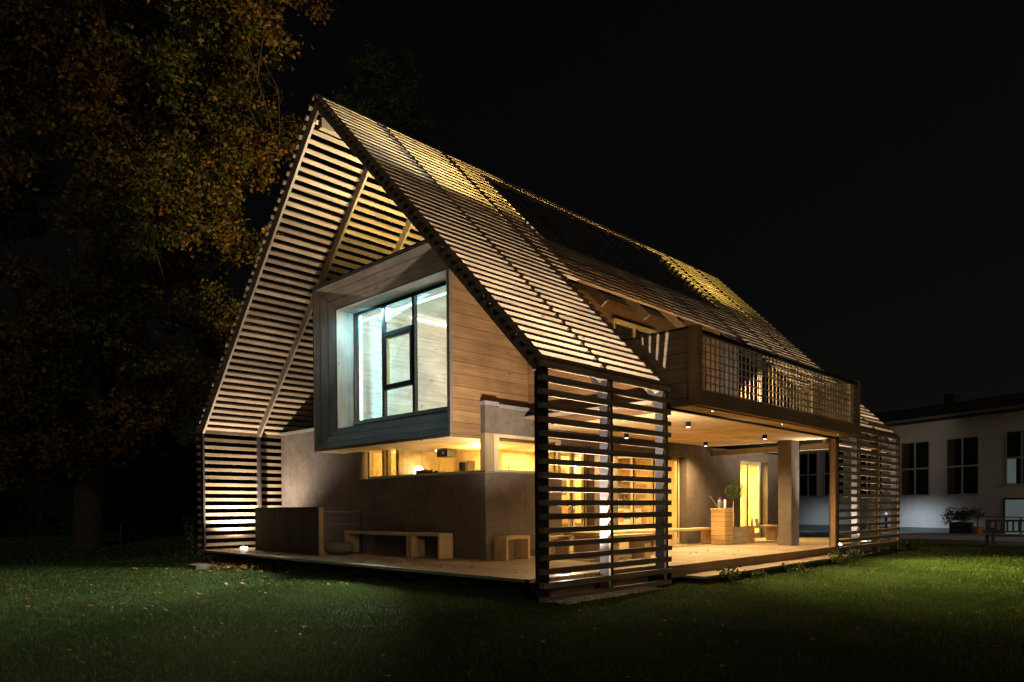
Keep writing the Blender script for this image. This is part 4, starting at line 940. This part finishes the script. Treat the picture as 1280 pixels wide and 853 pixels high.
def cross_window(x0, w_, z0, z1, pane, curtain=None):
    f = MB(); f.box(x0 - .05, x0, -.02, .02, z0 - .05, z1 + .05); f.box(x0 + w_, x0 + w_ + .05, -.02, .02, z0 - .05, z1 + .05)
    f.box(x0, x0 + w_, -.02, .02, z1, z1 + .05); f.box(x0 - .08, x0 + w_ + .08, -.06, .02, z0 - .07, z0)
    f.box(x0 + w_*.5 - .035, x0 + w_*.5 + .035, -.021, -.004, z0 + .001, z1 - .001); zc_ = z0 + (z1 - z0) * .5; f.box(x0 + .001, x0 + w_*.5 - .036, -.021, -.004, zc_ - .04, zc_ + .04); f.box(x0 + w_*.5 + .036, x0 + w_ - .001, -.021, -.004, zc_ - .04, zc_ + .04)
    o = f.build('window', 'wframe', bg)
    g_ = MB(); g_.box(x0, x0 + w_, -.003, -.0015, z0, z1); g_.build('pane', pane, o)
    if curtain:
        c_ = MB(); c_.box(x0 + .01, x0 + w_ * curtain, -.0042, -.0031, z0 + .02, z1 - .02); c_.build('curtain', 'curtain', o)
for x in (.10, 2.17): cross_window(x, 1.26, 1.68, 3.90, 'pane_dark', .26)
for x in (-5.7, -4.1, -2.0): cross_window(x, 1.1, 1.75, 3.85, 'pane_dark')
cross_window(4.52, 1.1, 2.02, 3.97, 'pane_dark'); cross_window(6.6, 1.2, 2.02, 3.97, 'pane_dark')
q = MB(); q.box(4.54, 4.86, -.0055, -.0045, 2.04, 2.96); q.build('lit_curtain', 'cyan_room', bg)
d_ = MB(); d_.box(4.43, 4.49, -.03, .02, .1, 1.48); d_.box(5.55, 5.61, -.03, .02, .1, 1.48); d_.box(4.49, 5.55, -.03, .02, 1.42, 1.48); dd = d_.build('door', 'black', bg)
q = MB(); q.box(4.49, 5.20, -.036, -.031, .12, 1.42); q.build('lit_pane', 'cyan_room', dd)
q = MB(); q.box(5.20, 5.55, -.036, -.031, .12, 1.42); q.build('pane', 'pane_dark', dd)
# low landing in front of the building with rail and plants
ln = MB(); ln.box(1.6, 12, 22.0, 24.6, .011, .16); ln.build('terrace_landing', 'landing'); tag(bpy.data.objects['terrace_landing'], kind='structure')
rl = empty('tube_railing', (5.3, 24.3, .16), 'thin metal tube railing on the landing of the white building', 'railing')
q = MB(); q.tube((-.2, 0, .62), (4, -.5, .62), .02, n=8); q.build('rail', 'steel', rl)
for x in (.25, 1.6, 2.9): MB().tube((x, -.03 - .11 * x, 0), (x, -.03 - .11 * x, .62), .03, n=8).build('post', 'stone', rl)
tb_ = empty('planter_tub', (5.0, 24.35, .16), 'dark square tub with a leggy bush in front of the white building', 'planter')
MB().box(-.35, .35, -.25, .25, .001, .42).build('tub', 'black', tb_, bevel=.02)
cs = np.concatenate([ball_pts(260, (random.uniform(-.45, .6), random.uniform(-.2, .2), random.uniform(.45, .8)), .28, .1) for _ in range(6)]); leaf_mesh('foliage', cs, .09, 'shrub_leaves', tb_, aspect=.4)
tp = MB().lathe([(.10, 0), (.14, .22), (.16, .22), (.16, .27), (.13, .27)], n=18).build('terracotta_pot', 'terracotta'); tp.location = (5.62, 24.0, .16); tag(tp, 'small orange terracotta pot beside the dark tub', 'plant pot')
# garden bench at the right edge
gb = empty('garden_bench', (7.62, 15.35, 0), 'slatted reddish garden bench at the right edge of the lawn', 'bench', rz=R(28))
q = MB()
for k in range(4): q.box(0, 1.3, .02 + k * .12, .11 + k * .12, .40, .425)
q.build('seat', 'redwood', gb)
q = MB(); q.box(0, 1.3, .46, .49, .78, .84); q.box(.05, 1.25, .46, .49, .50, .54)
for k in range(9): q.box(.08 + k * .135, .12 + k * .135, .465, .485, .54, .78)
q.build('backrest', 'redwood', gb)
for x in (0, 1.24):
    MB().box(x, x + .06, .44, .50, .001, .84).build('leg', 'redwood', gb); MB().box(x, x + .06, 0, .06, .001, .60).build('leg', 'redwood', gb); MB().box(x, x + .06, -.02, .50, .601, .64).build('armrest', 'redwood', gb)
# low bollard lights that wash the white wall, hidden from here behind the house
def bollard(loc, label, e):
    o = empty('bollard_lamp', loc, label, 'bollard lamp', 'bollard lamps along the white building')
    MB().tube((0, 0, 0), (0, 0, .86), .05, n=14).build('post', 'black', o); MB().tube((0, 0, .861), (0, 0, .93), .05, n=14).build('diffuser', emit('bollard_glow', (.75, .88, 1), .8), o); MB().tube((0, 0, .931), (0, 0, .97), .07, n=14).build('cap', 'black', o)
    inn = Vector((-u.y, u.x, 0))
    lamp('SPOT', (loc[0], loc[1], loc[2] + 1.0), e, (.74, .88, 1.0), o, spot=135, blend=1, size=.06, target=Vector(loc) + inn * 2.6 + Vector((0, 0, -1.7)))
    lamp('SPOT', (loc[0] + .001, loc[1], loc[2] + .99), e * .6, (.74, .88, 1.0), o, spot=160, blend=.8, size=.06, target=Vector(loc) + Vector((0, 0, -3)))
bollard((2.2, 24.9, 0), 'bollard lamp behind the far end of the house', 190)
bollard((-2.6, 26.8, 0), 'bollard lamp behind the concrete pier', 80)
bollard((8.6, 22.3, .16), 'bollard lamp on the landing just outside the right edge', 150)
# far left: thin post, distant shed with a lit strip
fp = MB(); fp.tube((0, 0, 0), (0, 0, .85), .03, n=8); o = fp.build('fence_post', 'bark'); o.location = (-12.6, .45, 0); tag(o, 'single thin wooden post in the dark left of the house', 'post')
dh = empty('distant_house', (-62, 2, 0), 'distant dark house with a small lit window strip at the far left', 'house')
MB().box(-6, 6, -6, 6, 0, 4.5).build('wall', 'dark', dh); MB().prism([(-6.5, 4.5), (6.5, 4.5), (0, 8)], 'Y', -6.5, 6.5).build('roof', 'roofbg', dh)
MB().box(6.01, 6.03, -4.6, -2.2, 1.2, 1.55).build('lit_window', 'farlit', dh)
# house drop: light is local apart from the overall fill; nothing else to add
